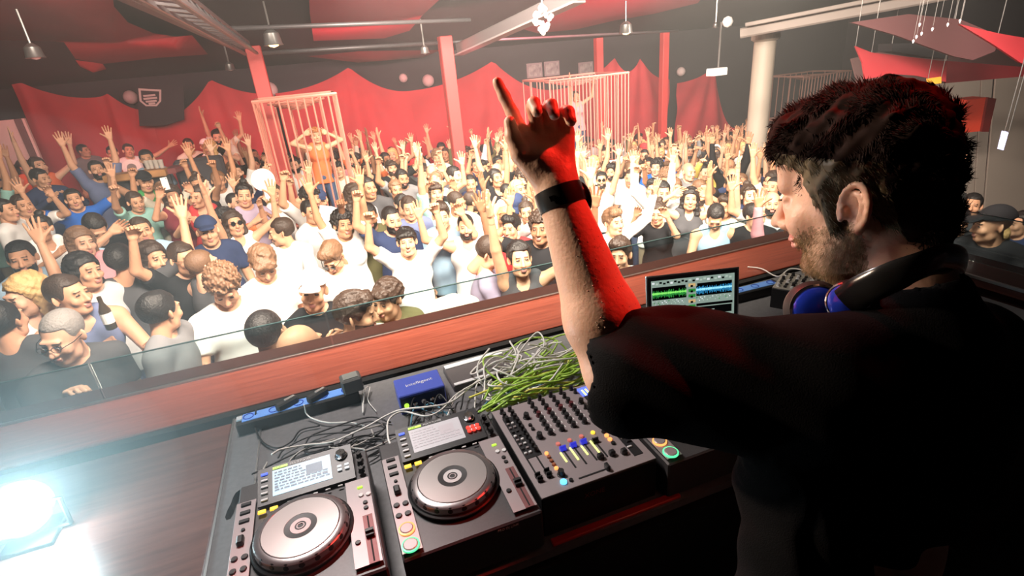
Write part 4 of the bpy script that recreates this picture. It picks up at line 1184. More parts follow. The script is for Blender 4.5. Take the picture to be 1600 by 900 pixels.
def finger(f, base, d, up, lens, curl, r0, r1):
    """three segments; curl = angle per joint, bending towards up"""
    p = np.array(base, float); d = np.array(d, float); d /= np.linalg.norm(d); up = np.array(up, float)
    r = r0
    for i, L in enumerate(lens):
        n = p + d * L
        rn = r0 + (r1 - r0) * (i + 1) / 3
        f.cone(p, n, r, rn, k=0.004)
        p, r = n, rn
        a = curl[i] if hasattr(curl, '__len__') else curl
        d, up = d * math.cos(a) + up * math.sin(a), up * math.cos(a) - d * math.sin(a)

def hand_mesh(kind, h=0.0044):
    """wrist at the origin, fingers along +z, palm faces -y, thumb on +x"""
    f = Field(ax_range(-0.08, 0.1, h), ax_range(-0.09, 0.05, h), ax_range(-0.06, 0.21, h))
    f.cone((0, 0, -.05), (0, 0, .01), .026, .024, k=0)
    P = (0, -1, 0)
    for i, x in enumerate((-.03, -.010, .010, .030)):
        f.cone((x * .5, 0, .015), (x, 0, .085 if 0 < i else .078), .017, .0125, k=0.012)
    spread = {'open': .16, 'flat': .04, 'fist': 0.0, 'relaxed': .06, 'point': 0.0}[kind]
    lens = [(.032, .02, .017), (.04, .025, .02), (.043, .028, .021), (.038, .024, .02)]
    for i, x in enumerate((-.03, -.010, .010, .030)):
        base = (x, 0, (.078, .086, .088, .084)[i])
        d = np.array((math.sin(spread * (i - 1.5)), 0, 1.0))
        if kind == 'fist': c, d = (1.5, 1.5, .9), np.array((0, -.8, .6))
        elif kind == 'point': c, d = ((.05, .05, .05), d) if i == 3 else ((1.5, 1.5, .9), np.array((0, -.8, .6)))
        elif kind == 'relaxed': c, d = (.45, .5, .4), d + np.array((0, -.35, 0))
        elif kind == 'open': c = (.08, .12, .1)
        else: c = (.04, .05, .05)
        finger(f, base, d, P, lens[i], c, .0095, .0075)
    f.cone((.015, -.004, .02), (.038, -.01, .045), .017, .0135, k=0.01)
    if kind in ('open', 'flat'): finger(f, (.036, -.01, .043), (.75, -.25, .62), P, (.036, .028, .01), (.1, .1, .1), .0115, .009)
    else: finger(f, (.036, -.01, .043), (.35, -.5, .75), (-.8, -.5, 0), (.034, .026, .01), (.7, .5, .2), .0115, .009)
    V, Q = f.mesh()
    return V, Q, 0

HEADS = {False: head_mesh(False), True: head_mesh(True)}
HANDS = {k: hand_mesh(k) for k in ('open', 'flat', 'fist', 'relaxed', 'point')}

ARMS = {  # upper-arm and forearm directions for the side s (x outward), facing -y, and the hand
    'up':     ((.30, -.15, .95), (.05, -.12, 1.0), 'open'),
    'high':   ((.12, -.25, 1.0), (.02, -.25, 1.0), 'flat'),
    'fist':   ((.55, -.35, .70), (-.15, -.25, .95), 'fist'),
    'point':  ((.35, -.60, .70), (.05, -.55, .85), 'point'),
    'wave':   ((.80, -.25, .45), (.10, -.25, 1.0), 'open'),
    'phone':  ((.30, -.80, .15), (-.35, -.30, .90), 'relaxed'),
    'clap':   ((.30, -.60, -.45), (-.62, -.60, .55), 'flat'),
    'down':   ((.18, .02, -1.0), (.06, -.35, -.9), 'relaxed'),
    'head':   ((.92, -.05, .35), (-.85, .05, .50), 'relaxed'),
    'drink':  ((.25, -.45, -.8), (-.15, -.85, .45), 'fist'),
    'side':   ((.85, -.35, .35), (.75, -.45, .55), 'open'),
    'reach':  ((.35, -.90, .25), (.15, -.90, .35), 'open'),
    'chin':   ((.12, -.50, -.75), (-.25, -.35, .95), 'fist'),
}
GRID_B = dict(h=0.0150)
def body_variant(al, ar, female=False, lean=(0, 0), yaw=0.0, pitch=0.0, roll=0.0, h=None):
    """returns dict: body parts (V,Q,mi), the head frame, and the joints used by the clothes.
    al / ar are the arms on +x (the person's left) and -x"""
    h = h or GRID_B['h']
    piv = np.array((0, 0, .95))
    lx, ly = lean
    Rl = (Matrix.Rotation(lx, 3, 'X') @ Matrix.Rotation(ly, 3, 'Y'))
    Rl = np.array([[Rl[i][j] for j in range(3)] for i in range(3)])
    T = lambda p: piv + Rl @ (np.array(p, float) - piv)
    sw = .165 if female else .19
    J = {'T': T, 'R': Rl, 'sw': sw, 'female': female}
    arms = []
    for s, a in ((1, al), (-1, ar)):
        u, w, hk = ARMS[a]
        u = np.array(u) * (s, 1, 1); w = np.array(w) * (s, 1, 1)
        u = Rl @ u / np.linalg.norm(u); w = Rl @ w / np.linalg.norm(w)
        lift = max(0, u[2]) * .05
        S = T((s * (sw - .01 - lift * .6), 0, 1.40 + lift))
        E = S + u * .285; W = E + w * .25
        arms.append((s, S, E, W, w, hk))
    J['arms'] = arms
    Rh = Rl @ np.array(Matrix.Rotation(yaw, 3, 'Z') @ Matrix.Rotation(pitch, 3, 'X') @ Matrix.Rotation(roll, 3, 'Y'))
    hc = T((0, -.012, 1.605))
    J['hc'], J['Rh'] = hc, Rh
    pts = np.array([a[i] for a in arms for i in (1, 2, 3)] + [hc])
    lo = np.minimum(pts.min(0) - .1, (-.25, -.2, 0)); hi = np.maximum(pts.max(0) + .1, (.25, .2, 1.5))
    J['lo'], J['hi'] = lo, hi
    f = Field(ax_range(lo[0], hi[0], h), ax_range(lo[1], hi[1], h), zones((-0.02, .9, .03), (.9, hi[2] + .02, h)))
    g = .9 if female else 1.0
    f.ell(T((0, 0, .93)), (.16, .105, .12), R=Rl, k=0)
    f.ell(T((0, 0, 1.09)), (.135 * g, .092, .15), R=Rl, k=.05)
    f.ell(T((0, 0, 1.28)), (.16 * g, .108, .16), R=Rl, k=.05)
    f.cone(T((-.12 * g, .0, 1.41)), T((.12 * g, .0, 1.41)), .058 * g, .058 * g, k=.04)
    f.cone(T((0, .02, 1.45)), hc + Rh @ np.array((0, .02, -.05)), .055 * g, .050 * g, k=.035)
    if female:
        for s in (-1, 1): f.ell(T((s * .07, -.085, 1.27)), (.055, .05, .055), k=.03)
    for s, S, E, W, w, hk in arms:
        f.cone(T((s * .08, .01, 1.46)), S, .04 * g, .05 * g, k=.04)
        f.cone(S, E, .052 * g, .041 * g, k=.03)
        f.cone(E, W, .041 * g, .026 * g, k=.012)
    for s in (-1, 1):
        f.cone((s * .088, 0, .9), (s * .1, -.015, .5), .085, .056, k=.03)
        f.cone((s * .1, -.015, .5), (s * .105, .02, .09), .054, .037, k=.01)
    V, Q = f.mesh()
    parts = [(V, Q, 0)]
    for s in (-1, 1):
        ff = Field(ax_range(-.06, .06, .015), ax_range(-.2, .1, .015), ax_range(-.02, .13, .015))
        ff.cone((0, .04, .042), (0, -.13, .035), .04, .032, k=0).box((0, -.05, -.012), (.2, .3, .012), k=0, sub=True)
        v, q = ff.mesh(); parts.append((v + (s * .105, 0, 0), q, 4))
    hv, hq, hm = HEADS[female]
    parts.append((hv @ Rh.T + hc, hq, hm))
    for s, S, E, W, w, hk in arms:
        v, q, m = HANDS[hk]
        v = v * (s * -1, 1, 1) if s > 0 else v.copy()
        # thumb towards the body's middle when the palm faces forward
        if s > 0: q = q[:, ::-1]
        face = (0, -1, 0) if hk in ('open', 'relaxed', 'fist', 'point') else (-s, -.3, 0)
        Rr = rot_from(w, Rl @ np.array(face, float))
        parts.append((v @ Rr.T + W, q, np.zeros(len(q), int)))
    J['mesh'] = join_parts(parts)
    return J

def folds(amp, seed):
    r = np.random.default_rng(seed)
    ph = r.uniform(0, 6.28, 6); k = r.uniform(14, 34, (6, 3)) * np.array((1, 1, .45))
    def fn(X, Y, Z):
        o = 0
        for i in range(6):
            o = o + np.sin(X * k[i, 0] * (1 if i % 2 else -1) + Y * k[i, 1] + Z * k[i, 2] + ph[i])
        return o * amp / 3
    return fn

def shirt_for(J, style, seed, h=None):
    """style: tee, tank, long, loose"""
    h = h or GRID_B['h']
    T, Rl = J['T'], J['R']; lo, hi = J['lo'], J['hi']
    g = .9 if J['female'] else 1.0
    f = Field(ax_range(lo[0], hi[0], h), ax_range(lo[1], hi[1], h), ax_range(.74, min(hi[2], 2.1), h))
    o = .016
    lw = .02 if style in ('loose', 'tee', 'long') else .008
    f.cone(T((0, 0, .93)), T((0, 0, .83)), .10, .105, k=0)
    for s in (-1, 1):
        f.cone(T((s * .055, 0, 1.02)), T((s * .068, 0, .83)), .105 + lw * .6, .108 + lw, k=.04)
    f.ell(T((0, 0, 1.1)), (.135 * g + o + lw, .095 + o + lw * .6, .16), R=Rl, k=.05)
    f.ell(T((0, 0, 1.28)), (.16 * g + o + lw * .5, .108 + o, .165), R=Rl, k=.05)
    if J['female']:
        for s in (-1, 1): f.ell(T((s * .07, -.088, 1.27)), (.063, .058, .062), k=.03)
    if style == 'tank':
        for s in (-1, 1): f.cone(T((s * .085, -.0, 1.3)), T((s * .088, .008, 1.455)), .088, .063, k=.03)
    else:
        f.cone(T((-.12 * g, 0, 1.41)), T((.12 * g, 0, 1.41)), .058 * g + .014, .058 * g + .014, k=.04)
        for s, S, E, W, w, hk in J['arms']:
            f.cone(T((s * .085, .01, 1.455)), S, .05 * g, .058 * g, k=.04)
            if style == 'long':
                f.cone(S, E, .062 * g, .052, k=.03); f.cone(E, W - w * .01, .052, .037, k=.015)
            else:
                M = S + (E - S) * (.62 if style == 'tee' else .78)
                f.cone(S, M, .062 * g, .064, k=.03)
                d = (E - S) / np.linalg.norm(E - S)
                f.box(M + d * .060, (.072, .072, .045), R=rot_from(d, (1, .1, 0)), rnd=.0, k=0, sub=True)
    f.warp(folds(.0045, seed))
    # neckline and hem
    if style == 'tank':
        f.ell(T((0, -.08, 1.48)), (.050, .09, .10), R=Rl, k=.006, sub=True); f.ell(T((0, .05, 1.51)), (.055, .1, .08), R=Rl, k=.006, sub=True)
    else:
        f.ell(T((0, -.035, 1.50)), (.072, .085, .052), R=Rl, k=.006, sub=True)
    f.box(T((0, 0, .78)), (.4, .4, .045), R=Rl, rnd=0, k=0, sub=True)
    V, Q = f.mesh()
    return V, Q, 0

def trousers_for(J, h=.022):
    T, Rl = J['T'], J['R']
    f = Field(ax_range(-.24, .24, h), ax_range(-.2, .2, h), ax_range(.04, 1.1, h))
    f.ell((0, 0, .93), (.172, .118, .12), k=0)
    for s in (-1, 1):
        f.cone((s * .088, 0, .9), (s * .1, -.015, .5), .096, .072, k=.03)
        f.cone((s * .1, -.015, .5), (s * .105, .02, .1), .07, .055, k=.01)
    f.box((0, 0, 1.08), (.3, .3, .05), rnd=0, k=0, sub=True)
    V, Q = f.mesh()
    return V, Q, 0

def bumps(amp, sc, seed):
    r = np.random.default_rng(seed)
    k = r.normal(0, sc, (7, 3)); ph = r.uniform(0, 6.28, 7)
    def fn(X, Y, Z):
        o = 0
        for i in range(7): o = o + np.sin(X * k[i, 0] + Y * k[i, 1] + Z * k[i, 2] + ph[i])
        return o * amp / 2.6
    return fn

def hair_mesh(style, h=.0062):
    f = Field(ax_range(-.16, .16, h), ax_range(-.17, .2, h), ax_range(-.36 if style in ('long', 'pony') else -.16, .21, h))
    cap = lambda e, dz=.0: f.ell((0, .022, .04 + dz), (.078 + e, .097 + e, .087 + e), k=0)
    cut_face = lambda z=.066, y=-.13: f.box((0, y, z - .2), (.2, .085, .2), rnd=.0, k=.012, sub=True)
    cut_neck = lambda z=-.06: f.box((0, 0, z - .2), (.3, .3, .2), rnd=0, k=.01, sub=True)
    ears = lambda: [f.ell((s * .085, -.0, -.02), (.02, .032, .045), k=.01, sub=True) for s in (-1, 1)]
    if style == 'short':
        cap(.009); f.warp(bumps(.003, 90, 1)); cut_face(.07); ears(); cut_neck(-.055)
    elif style == 'buzz':
        cap(.0035); cut_face(.072); ears(); cut_neck(-.05)
    elif style == 'quiff':
        cap(.009); f.cone((-.035, -.062, .10), (.04, -.055, .10), .036, .032, k=.035); f.cone((-.01, -.04, .112), (.01, .04, .118), .038, .03, k=.035)
        f.warp(bumps(.004, 110, 3)); cut_face(.072, -.15); ears(); cut_neck(-.05)
    elif style == 'fringe':
        cap(.014); f.cone((-.045, -.075, .07), (.045, -.08, .072), .028, .026, k=.03); f.warp(bumps(.005, 100, 4)); cut_face(.05, -.14); ears(); cut_neck(-.065)
    elif style == 'curly':
        cap(.022, .008); f.warp(bumps(.009, 130, 5)); cut_face(.066, -.14); ears(); cut_neck(-.06)
    elif style == 'long':
        cap(.016)
        for s in (-1, 1):
            f.cone((s * .07, .02, .0), (s * .085, .01, -.17), .034, .034, k=.03); f.cone((s * .085, .01, -.17), (s * .075, -.02, -.3), .034, .018, k=.02)
        f.cone((0, .07, .0), (0, .075, -.26), .075, .05, k=.03)
        f.warp(bumps(.0045, 70, 6)); f.box((0, -.14, -.16), (.058, .115, .225), rnd=.03, k=.02, sub=True)
    elif style == 'pony':
        cap(.011); f.cone((0, .11, .06), (0, .15, .02), .03, .035, k=.02); f.cone((0, .15, .02), (0, .13, -.2), .035, .015, k=.02)
        f.warp(bumps(.003, 90, 7)); cut_face(.07); ears(); f.box((0, -.06, -.3), (.3, .15, .25), rnd=0, k=.01, sub=True)
    elif style == 'bun':
        cap(.011); f.ell((0, .07, .14), (.038, .038, .034), k=.015); f.warp(bumps(.003, 90, 8)); cut_face(.07); ears(); cut_neck(-.06)
    elif style == 'cap':
        cap(.016); f.box((0, 0, -.145), (.3, .3, .2), rnd=0, k=.0, sub=True); f.ell((0, -.135, .058), (.062, .07, .012), R=rot_from((0, -.15, 1)), k=.012)
    elif style == 'straw':
        f.ell((0, .015, .06), (.09, .105, .075), k=0); f.box((0, 0, -.13), (.3, .3, .2), rnd=0, k=.0, sub=True); f.ell((0, .01, .075), (.15, .16, .009), k=.01)
    return f.mesh()

HAIR_STYLES = ('short', 'buzz', 'quiff', 'fringe', 'curly', 'long', 'pony', 'bun', 'cap', 'straw')
SKINM = [mat('skin_%s' % n, c, rough=.5, spec=.35) for n, c in (('fair', (.74, .43, .29)), ('warm', (.64, .34, .21)), ('tan', (.52, .26, .15)), ('brown', (.33, .16, .09)))]
LIPM = mat('lips', (.50, .20, .17), rough=.4)
DARKM = mat('brow_dark', (.035, .022, .018), rough=.6)
SHOEM = mat('shoe_dark', (.03, .03, .035), rough=.5)
def hairm(n, c): return mat('hair_' + n, c, rough=.5, bump=.6, nscale=90)
HAIRM = {'black': hairm('black', (.014, .011, .011)), 'dark brown': hairm('brown', (.045, .026, .018)), 'light brown': hairm('light_brown', (.19, .10, .055)), 'blond': hairm('blond', (.62, .40, .17)), 'grey': hairm('grey', (.28, .26, .25)), 'ginger': hairm('ginger', (.36, .12, .035))}
CLOTH = {'white': (.83, .82, .81), 'cream': (.72, .66, .55), 'light grey': (.50, .51, .53), 'grey': (.22, .22, .235), 'charcoal': (.07, .07, .078), 'black': (.015, .015, .018), 'navy': (.03, .045, .11), 'bright blue': (.02, .13, .52), 'pale blue': (.36, .52, .68), 'slate blue': (.15, .18, .32), 'red': (.50, .04, .045), 'maroon': (.20, .025, .04), 'green': (.06, .35, .10), 'mint': (.30, .55, .50), 'pink': (.75, .32, .36), 'olive': (.16, .15, .07), 'orange': (.75, .17, .06), 'lilac': (.42, .33, .45), 'yellow': (.78, .58, .14)}
CLOTHM = {k: mat('cloth_' + k.replace(' ', '_'), c, rough=.85, spec=.2) for k, c in CLOTH.items()}
TROUM = [mat('trouser_' + n, c, rough=.85) for n, c in (('denim', (.05, .08, .16)), ('black', (.02, .02, .022)), ('sand', (.32, .25, .17)))]
HAIR_ME = {}
for st in HAIR_STYLES:
    v, q = hair_mesh(st)
    HAIR_ME[st] = np_mesh('hair_' + st, v, q, [HAIRM['black']])

VAR_DEFS = {  # name: (left arm, right arm, female, lean, head yaw, pitch, roll)
    'both_up': ('up', 'up', 0, (0, 0), 0, .15, 0), 'both_upf': ('up', 'up', 1, (0, 0), .2, .1, .1),
    'high_r': ('down', 'high', 0, (.05, .05), -.2, .1, 0), 'high_l': ('high', 'down', 1, (.03, -.05), .3, .1, 0),
    'fist_r': ('down', 'fist', 0, (-.06, 0), .25, 0, .05), 'fist_l': ('fist', 'drink', 0, (.05, 0), -.1, .05, 0),
    'point_r': ('drink', 'point', 0, (-.08, 0), 0, -.05, 0), 'point_l': ('point', 'down', 1, (-.03, 0), 0, .1, -.1),
    'phone': ('phone', 'down', 0, (0, 0), .05, 0, 0), 'phone_two': ('phone', 'phone', 1, (-.03, 0), 0, .05, 0),
    'clap': ('clap', 'clap', 0, (-.05, 0), .35, -.1, 0), 'clapf': ('clap', 'clap', 1, (0, .05), -.4, 0, .1),
    'down': ('down', 'down', 0, (0, 0), -.3, 0, 0), 'downf': ('down', 'down', 1, (0, 0), .35, 0, .08),
    'look_down': ('down', 'drink', 0, (-.12, 0), -.2, -.55, 0), 'head_r': ('down', 'head', 0, (.05, 0), .1, .1, 0),
    'head_both': ('head', 'head', 1, (.03, .06), -.1, .1, 0), 'drink': ('drink', 'down', 0, (0, 0), .6, 0, 0),
    'side': ('side', 'drink', 0, (0, .1), 0, .1, .1), 'wave_both': ('wave', 'wave', 0, (0, 0), -.1, .1, 0),
    'wave_f': ('wave', 'high', 1, (.05, -.04), .1, .1, .05), 'profile_l': ('down', 'down', 0, (-.03, 0), 1.15, -.15, 0),
    'profile_r': ('drink', 'down', 0, (-.03, 0), -1.15, -.1, 0), 'reach': ('reach', 'down', 0, (-.1, 0), 0, .1, 0),
    'chin': ('down', 'chin', 0, (-.1, 0), -1.0, -.15, 0), 'fist_up': ('fist', 'fist', 0, (-.05, 0), 0, .2, 0),
}
FEMALE = {k for k, v in VAR_DEFS.items() if v[2]}
VARS = {}
def variant(name):
    if name in VARS: return VARS[name]
    al, ar, fem, lean, yaw, pitch, roll = VAR_DEFS[name]
    # Blender: facing -y, negative x-rotation leans forward is handled by sign
    J = body_variant(al, ar, bool(fem), lean=(-lean[0], lean[1]), yaw=yaw, pitch=-pitch, roll=roll)
    v, q, m = J['mesh']
    me = np_mesh('body_' + name, v, q, [SKINM[0], DARKM, LIPM, SKINM[0], SHOEM], m)
    J['body_me'] = me
    J['shirts'] = {}
    t = trousers_for(J); J['trou'] = np_mesh('trousers_' + name, t[0], t[1], [TROUM[0]])
    VARS[name] = J
    return J
def shirt_me(name, style):
    J = variant(name)
    if style not in J['shirts']:
        v, q, m = shirt_for(J, style, hash_(name + style))
        J['shirts'][style] = np_mesh('shirt', v, q, [CLOTHM['white']])
    return J['shirts'][style]
def hash_(s): return sum((i + 1) * ord(c) for i, c in enumerate(s)) % 9973

def set_slots(o, ms):
    for s, m in zip(o.material_slots, ms):
        s.link = 'OBJECT'; s.material = m

def person(loc, face, pose, shirt, colour, hair, hcol, skin=1, beard=False, scale=1.0, trou=0, label=None, group='dancers in the crowd', extra=None):
    J = variant(pose)
    root = empty('person', loc, face, label, 'person', group)
    root.scale = (scale,) * 3
    b = link('body', J['body_me'], root)
    set_slots(b, [SKINM[skin], DARKM, LIPM, HAIRM.get(hcol, HAIRM['black']) if beard else SKINM[skin], SHOEM])
    if shirt:
        s = link({'tee': 't_shirt', 'tank': 'tank_top', 'long': 'long_sleeved_shirt', 'loose': 'loose_t_shirt'}[shirt], shirt_me(pose, shirt), root)
        set_slots(s, [CLOTHM[colour]])
    t = link('trousers', J['trou'], root); set_slots(t, [TROUM[trou]])
    if hair != 'bald':
        nm = {'cap': 'cap', 'straw': 'straw_hat'}.get(hair, 'hair')
        hm = link(nm, HAIR_ME[hair], root)
        M = Matrix([list(J['Rh'][i]) + [J['hc'][i]] for i in range(3)] + [[0, 0, 0, 1]])
        hm.matrix_basis = M
        set_slots(hm, [CLOTHM[hcol]] if hair == 'cap' else [CLOTHM['cream']] if hair == 'straw' else [HAIRM[hcol]])
    if extra:
        M = Matrix([list(J['Rh'][i]) + [J['hc'][i]] for i in range(3)] + [[0, 0, 0, 1]])
        for e in extra:
            g = link(e, EXTRA_ME(e), root); g.matrix_basis = M
    return root

_EX = {}
def EXTRA_ME(e):
    if e in _EX: return _EX[e]
    m = MB()
    if e in ('sunglasses', 'glasses'):
        for s in (-1, 1):
            if e == 'sunglasses':
                m.lathe([(.0, -.002), (.021, -.0015), (.022, .001), (.0, .002)], (s * .031, -.116, .009), 14, Matrix.Rotation(R2(90), 3, 'X'), cap=False)
            else:
                m.tube([(s * .031 + .02 * math.cos(a), -.116, .009 + .016 * math.sin(a)) for a in np.linspace(0, 2 * math.pi, 13)[:-1]], .0017, 5, closed=True)
            m.tube([(s * .052, -.114, .013), (s * .08, -.06, .012), (s * .086, .0, .01)], .0022, 5)
        m.tube([(-.012, -.118, .012), (.012, -.118, .012)], .002, 5)
        o = m.build(e, mat('black_gloss', (.01, .01, .012), rough=.15))
    me = o.data; bpy.data.objects.remove(o)
    _EX[e] = me
    return me

# ---------------------------------------------------------------- the man at the decks
def build_dj():
    root = empty('person', (.74, .45, .05), 0, 'bearded man in black tee at the decks, left arm raised, headphones round his neck', 'person')
    OFF = np.array((.74, .45, .05))
    # head frame: local -y is where the face points
    yaw = PI_ + R2(20); pitch = R2(16); roll = R2(2)
    Rh = np.array(Matrix.Rotation(yaw, 3, 'Z') @ Matrix.Rotation(pitch, 3, 'X') @ Matrix.Rotation(roll, 3, 'Y'))
    hc = atd(1352, 300, .79)
    HS = 1.04
    Hp = lambda p: hc + Rh @ (np.array(p, float) * HS)
    SL = np.array((.555, .45, 1.595)); EL = atd(968, 578, .795); WL = atd(871, 296, .80)
    SR = np.array((.905, .45, 1.50)); ER = np.array((.985, .50, 1.24)); WR = np.array((.93, .72, 1.16))
    xs = zones((.20, .58, .0042), (.58, .93, .0031), (.93, 1.12, .008))
    ys = zones((.15, .40, .006), (.40, .68, .0031), (.68, .92, .0042))
    zs = zones((.04, 1.08, .03), (1.08, 1.62, .006), (1.62, 2.06, .0031))
    f = Field(xs, ys, zs)
    # torso (facing +y)
    f.ell((.74, .44, .98), (.165, .12, .14), k=0)
    f.ell((.74, .45, 1.17), (.15, .11, .17), k=.05)
    f.ell((.74, .45, 1.40), (.18, .12, .19), k=.05)
    f.cone((.60, .44, 1.565), (.865, .44, 1.515), .065, .065, k=.05)
    f.cone((.745, .435, 1.58), Hp((0, .03, -.05)), .062, .057, k=.04)
    f.cone((.72, .43, 1.585), (.60, .44, 1.575), .038, .043, k=.03); f.cone((.76, .43, 1.585), (.86, .44, 1.53), .045, .05, k=.03)
    # throat
    f.cone(Hp((0, -.02, -.085)), (.745, .50, 1.585), .038, .045, k=.03)
    # arms
    f.cone(SL, EL, .058, .051, k=.03)
    m1 = EL + (WL - EL) * .28
    f.cone(EL, m1, .050, .0545, k=.02); f.cone(m1, WL, .0545, .0315, k=.02)
    f.cone(EL + (.0, -.01, -.012), EL + (WL - EL) * .1, .036, .036, k=.02)
    f.cone(SR, ER, .058, .045, k=.03); f.cone(ER, WR, .043, .028, k=.02)
    for i in range(4): f.cone(WR, WR + np.array((-.03 + .02 * i, .09, -.035)), .018, .011, k=.012)
    for i in range(4):
        b = WR + np.array((-.03 + .02 * i, .09, -.035)); f.cone(b, b + (0, .04, -.015), .0095, .009, k=.004); f.cone(b + (0, .04, -.015), b + (0, .06, -.035), .009, .008, k=.004)
    f.cone(WR + (.01, .02, 0), WR + (-.045, .07, -.03), .014, .010, k=.01)
    # left hand: palm to the camera, thumb to the image left
    tc = CAMPOS - WL; tc /= np.linalg.norm(tc)
    hz = atd(845, 178, .80) - WL; hz /= np.linalg.norm(hz)
    left = -CR - hz * (-CR @ hz); left /= np.linalg.norm(left)
    pal = np.cross(left, hz); pal *= np.sign(pal @ tc)
    P = lambda l, u, t: WL + left * l + hz * u + pal * t
    f.cone(P(0, -.01, 0), P(0, .02, 0), .0275, .026, k=.015)
    kx = (-.031, -.0105, .0105, .031)
    for i, x in enumerate(kx):
        f.cone(P(x * .45, .02, 0), P(x, .088 - .006 * (i == 0), -.002), .018, .0135, k=.014)
    f.ell(P(.02, .045, .008), (.02, .02, .02), k=.02)
    for i, x in enumerate(kx):   # i=0 little finger (image right) ... 3 index, stretched out
        L = [(.032, .022, .018), (.038, .026, .020), (.042, .028, .021), (.041, .027, .021)][i]
        a = (.72, .66, .60, .10)[i]
        d = hz * math.cos(a) + pal * math.sin(a) + left * ((.05 * (i - 1.2)) if i < 3 else .27)
        finger(f, P(x, .086 - .006 * (i == 0), 0), d, pal * math.cos(a) - hz * math.sin(a), L, ((1.15, .8, .4), (1.15, .8, .4), (1.1, .8, .4), (.10, .08, .06))[i], .0108, .0080)
    # thumb resting along the edge of the hand
    finger(f, P(.022, .020, .006), left * .50 + hz * .9 + pal * .15, -left, (.046, .034, .026), (.30, .16, .1), .0165, .0090)
    # head
    E = lambda c, r, k=.02, sub=False, R=None: f.ell(Hp(c), np.array(r) * HS, R=Rh if R is None else Rh @ R, k=k, sub=sub)
    K = lambda a, b, ra, rb, k=.02, sub=False: f.cone(Hp(a), Hp(b), ra * HS, rb * HS, k=k, sub=sub)
    E((0, .010, .033), (.075, .088, .086), k=.012)
    E((0, -.036, -.022), (.060, .064, .086), k=.03)
    K((-.030, -.028, -.078), (.030, -.028, -.078), .036, .036, k=.03)
    for s in (-1, 1):
        K((s * .058, .012, -.035), (s * .036, -.045, -.085), .014, .016, k=.03)
    K((-.012, -.078, -.098), (.012, -.078, -.098), .019, .019, k=.022)
    K((-.034, -.090, .030), (.034, -.090, .030), .0105, .0105, k=.014)
    E((0, -.080, .062), (.05, .025, .03), k=.03)
    for s in (-1, 1):
        E((s * .031, -.1130, .008), (.016, .015, .012), k=.012, sub=True)
        E((s * .031, -.0875, .008), (.0125, .0125, .0115), k=.002)
        K((s * .018, -.099, .0145), (s * .043, -.092, .013), .0038, .0035, k=.003)
        K((s * .019, -.098, .0025), (s * .043, -.091, .0025), .003, .003, k=.003)
        E((s * .043, -.076, -.022), (.02, .018, .022), k=.025)
        E((s * .0118, -.112, -.0325), (.0088, .012, .0080), k=.007)
        E((s * .006, -.1155, -.0395), (.0035, .005, .003), k=.002, sub=True)
        # ear: helix ring, lobe, bowl
        ec = np.array((s * .081, .016, -.002))
        tilt = .22
        def ep(a, ra=.019, rb=.031, out=0.0):
            yy, zz = ra * math.cos(a), rb * math.sin(a)
            return ec + np.array((s * (out + .006 + .006 * math.cos(a)), yy + zz * tilt, zz))
        E(tuple(ec + np.array((0, 0, 0))), (.006, .017, .028), k=.006)
        prev = None
        for a in np.linspace(-1.2, 3.6, 15):
            q = ep(a, out=.002)
            if prev is not None: K(prev, q, .0042, .0042, k=.003)
            prev = q
        prev = None
        for a in np.linspace(-.9, 1.7, 8):
            q = ep(a, .011, .019)
            if prev is not None: K(prev, q, .0034, .0034, k=.003)
            prev = q
        E(tuple(ec + np.array((s * .004, -.002, -.028))), (.006, .009, .011), k=.006)
        K(tuple(ec + np.array((s * .004, -.014, -.008))), tuple(ec + np.array((s * .006, -.014, .002))), .0045, .004, k=.004)
        E(tuple(ec + np.array((s * .010, -.005, -.006))), (.008, .007, .011), k=.004, sub=True)
    K((0, -.100, .018), (0, -.127, -.022), .0078, .0088, k=.010)
    E((0, -.1290, -.0290), (.0112, .0120, .0100), k=.006)
    K((0, -.106, -.040), (0, -.104, -.052), .012, .009, k=.01)
    E((0, -.1035, -.0560), (.0225, .0115, .0060), k=.005)
    E((0, -.1015, -.0670), (.0200, .0115, .0070), k=.005)
    E((0, -.116, -.0612), (.022, .009, .0014), k=.002, sub=True)
    E((0, -.1, -.079), (.018, .008, .004), k=.008, sub=True)
    # legs
    for s in (-1, 1):
        f.cone((.74 + s * .09, .44, .92), (.74 + s * .10, .46, .50), .085, .058, k=.03); f.cone((.74 + s * .10, .46, .50), (.74 + s * .105, .42, .12), .055, .04, k=.01)
    V, Q = f.mesh()
    # material zones in the head frame
    C = (V[Q].mean(1) - hc) @ Rh / HS
    x, y, z = np.abs(C[:, 0]), C[:, 1], C[:, 2]
    hd = (z > -.14) & (x < .1) & (y > -.14) & (y < .12) & (z < .15)
    mi = np.zeros(len(Q), int)
    r_0 = np.random.default_rng(3)
    bd = hd & (y < .014) & (z < -.028 + .35 * (y + .02) * (y > -.02)) & (z > -.125) & (((x > .040) & (z < -.02 - .0)) | (z < -.071) | ((z > -.051) & (z < -.040) & (x < .034) & (y < -.09)) | ((x > .024) & (z < -.045)))
    bd &= r_0.random(len(Q)) < np.clip(((-.024 - z) + .35 * (y + .03)) / .022 + .55, .12, 1)
    bd &= ~((y < -.075) & (z > -.045) & (x > .034))
    bd &= ~((x < .05) & (z > -.040) & (y < -.06))
    mi[bd] = 1
    mi[hd & (x < .022) & (z > -.073) & (z < -.050) & (y < -.102)] = 2
    mi[hd & (np.abs(x - .032) < .0055) & (np.abs(z - .008) < .0055) & (y < -.093)] = 3
    me = np_mesh('body_skin', V - OFF, Q, [mat('skin_man', (.74, .44, .31), rough=.42, spec=.5, sss=.12, bump=.12, nscale=160), mat('skin_stubble', (.50, .30, .19), rough=.6, bump=.4, nscale=420), mat('lips_man', (.55, .22, .18), rough=.35), mat('iris_dark', (.03, .018, .012), rough=.1)], mi)
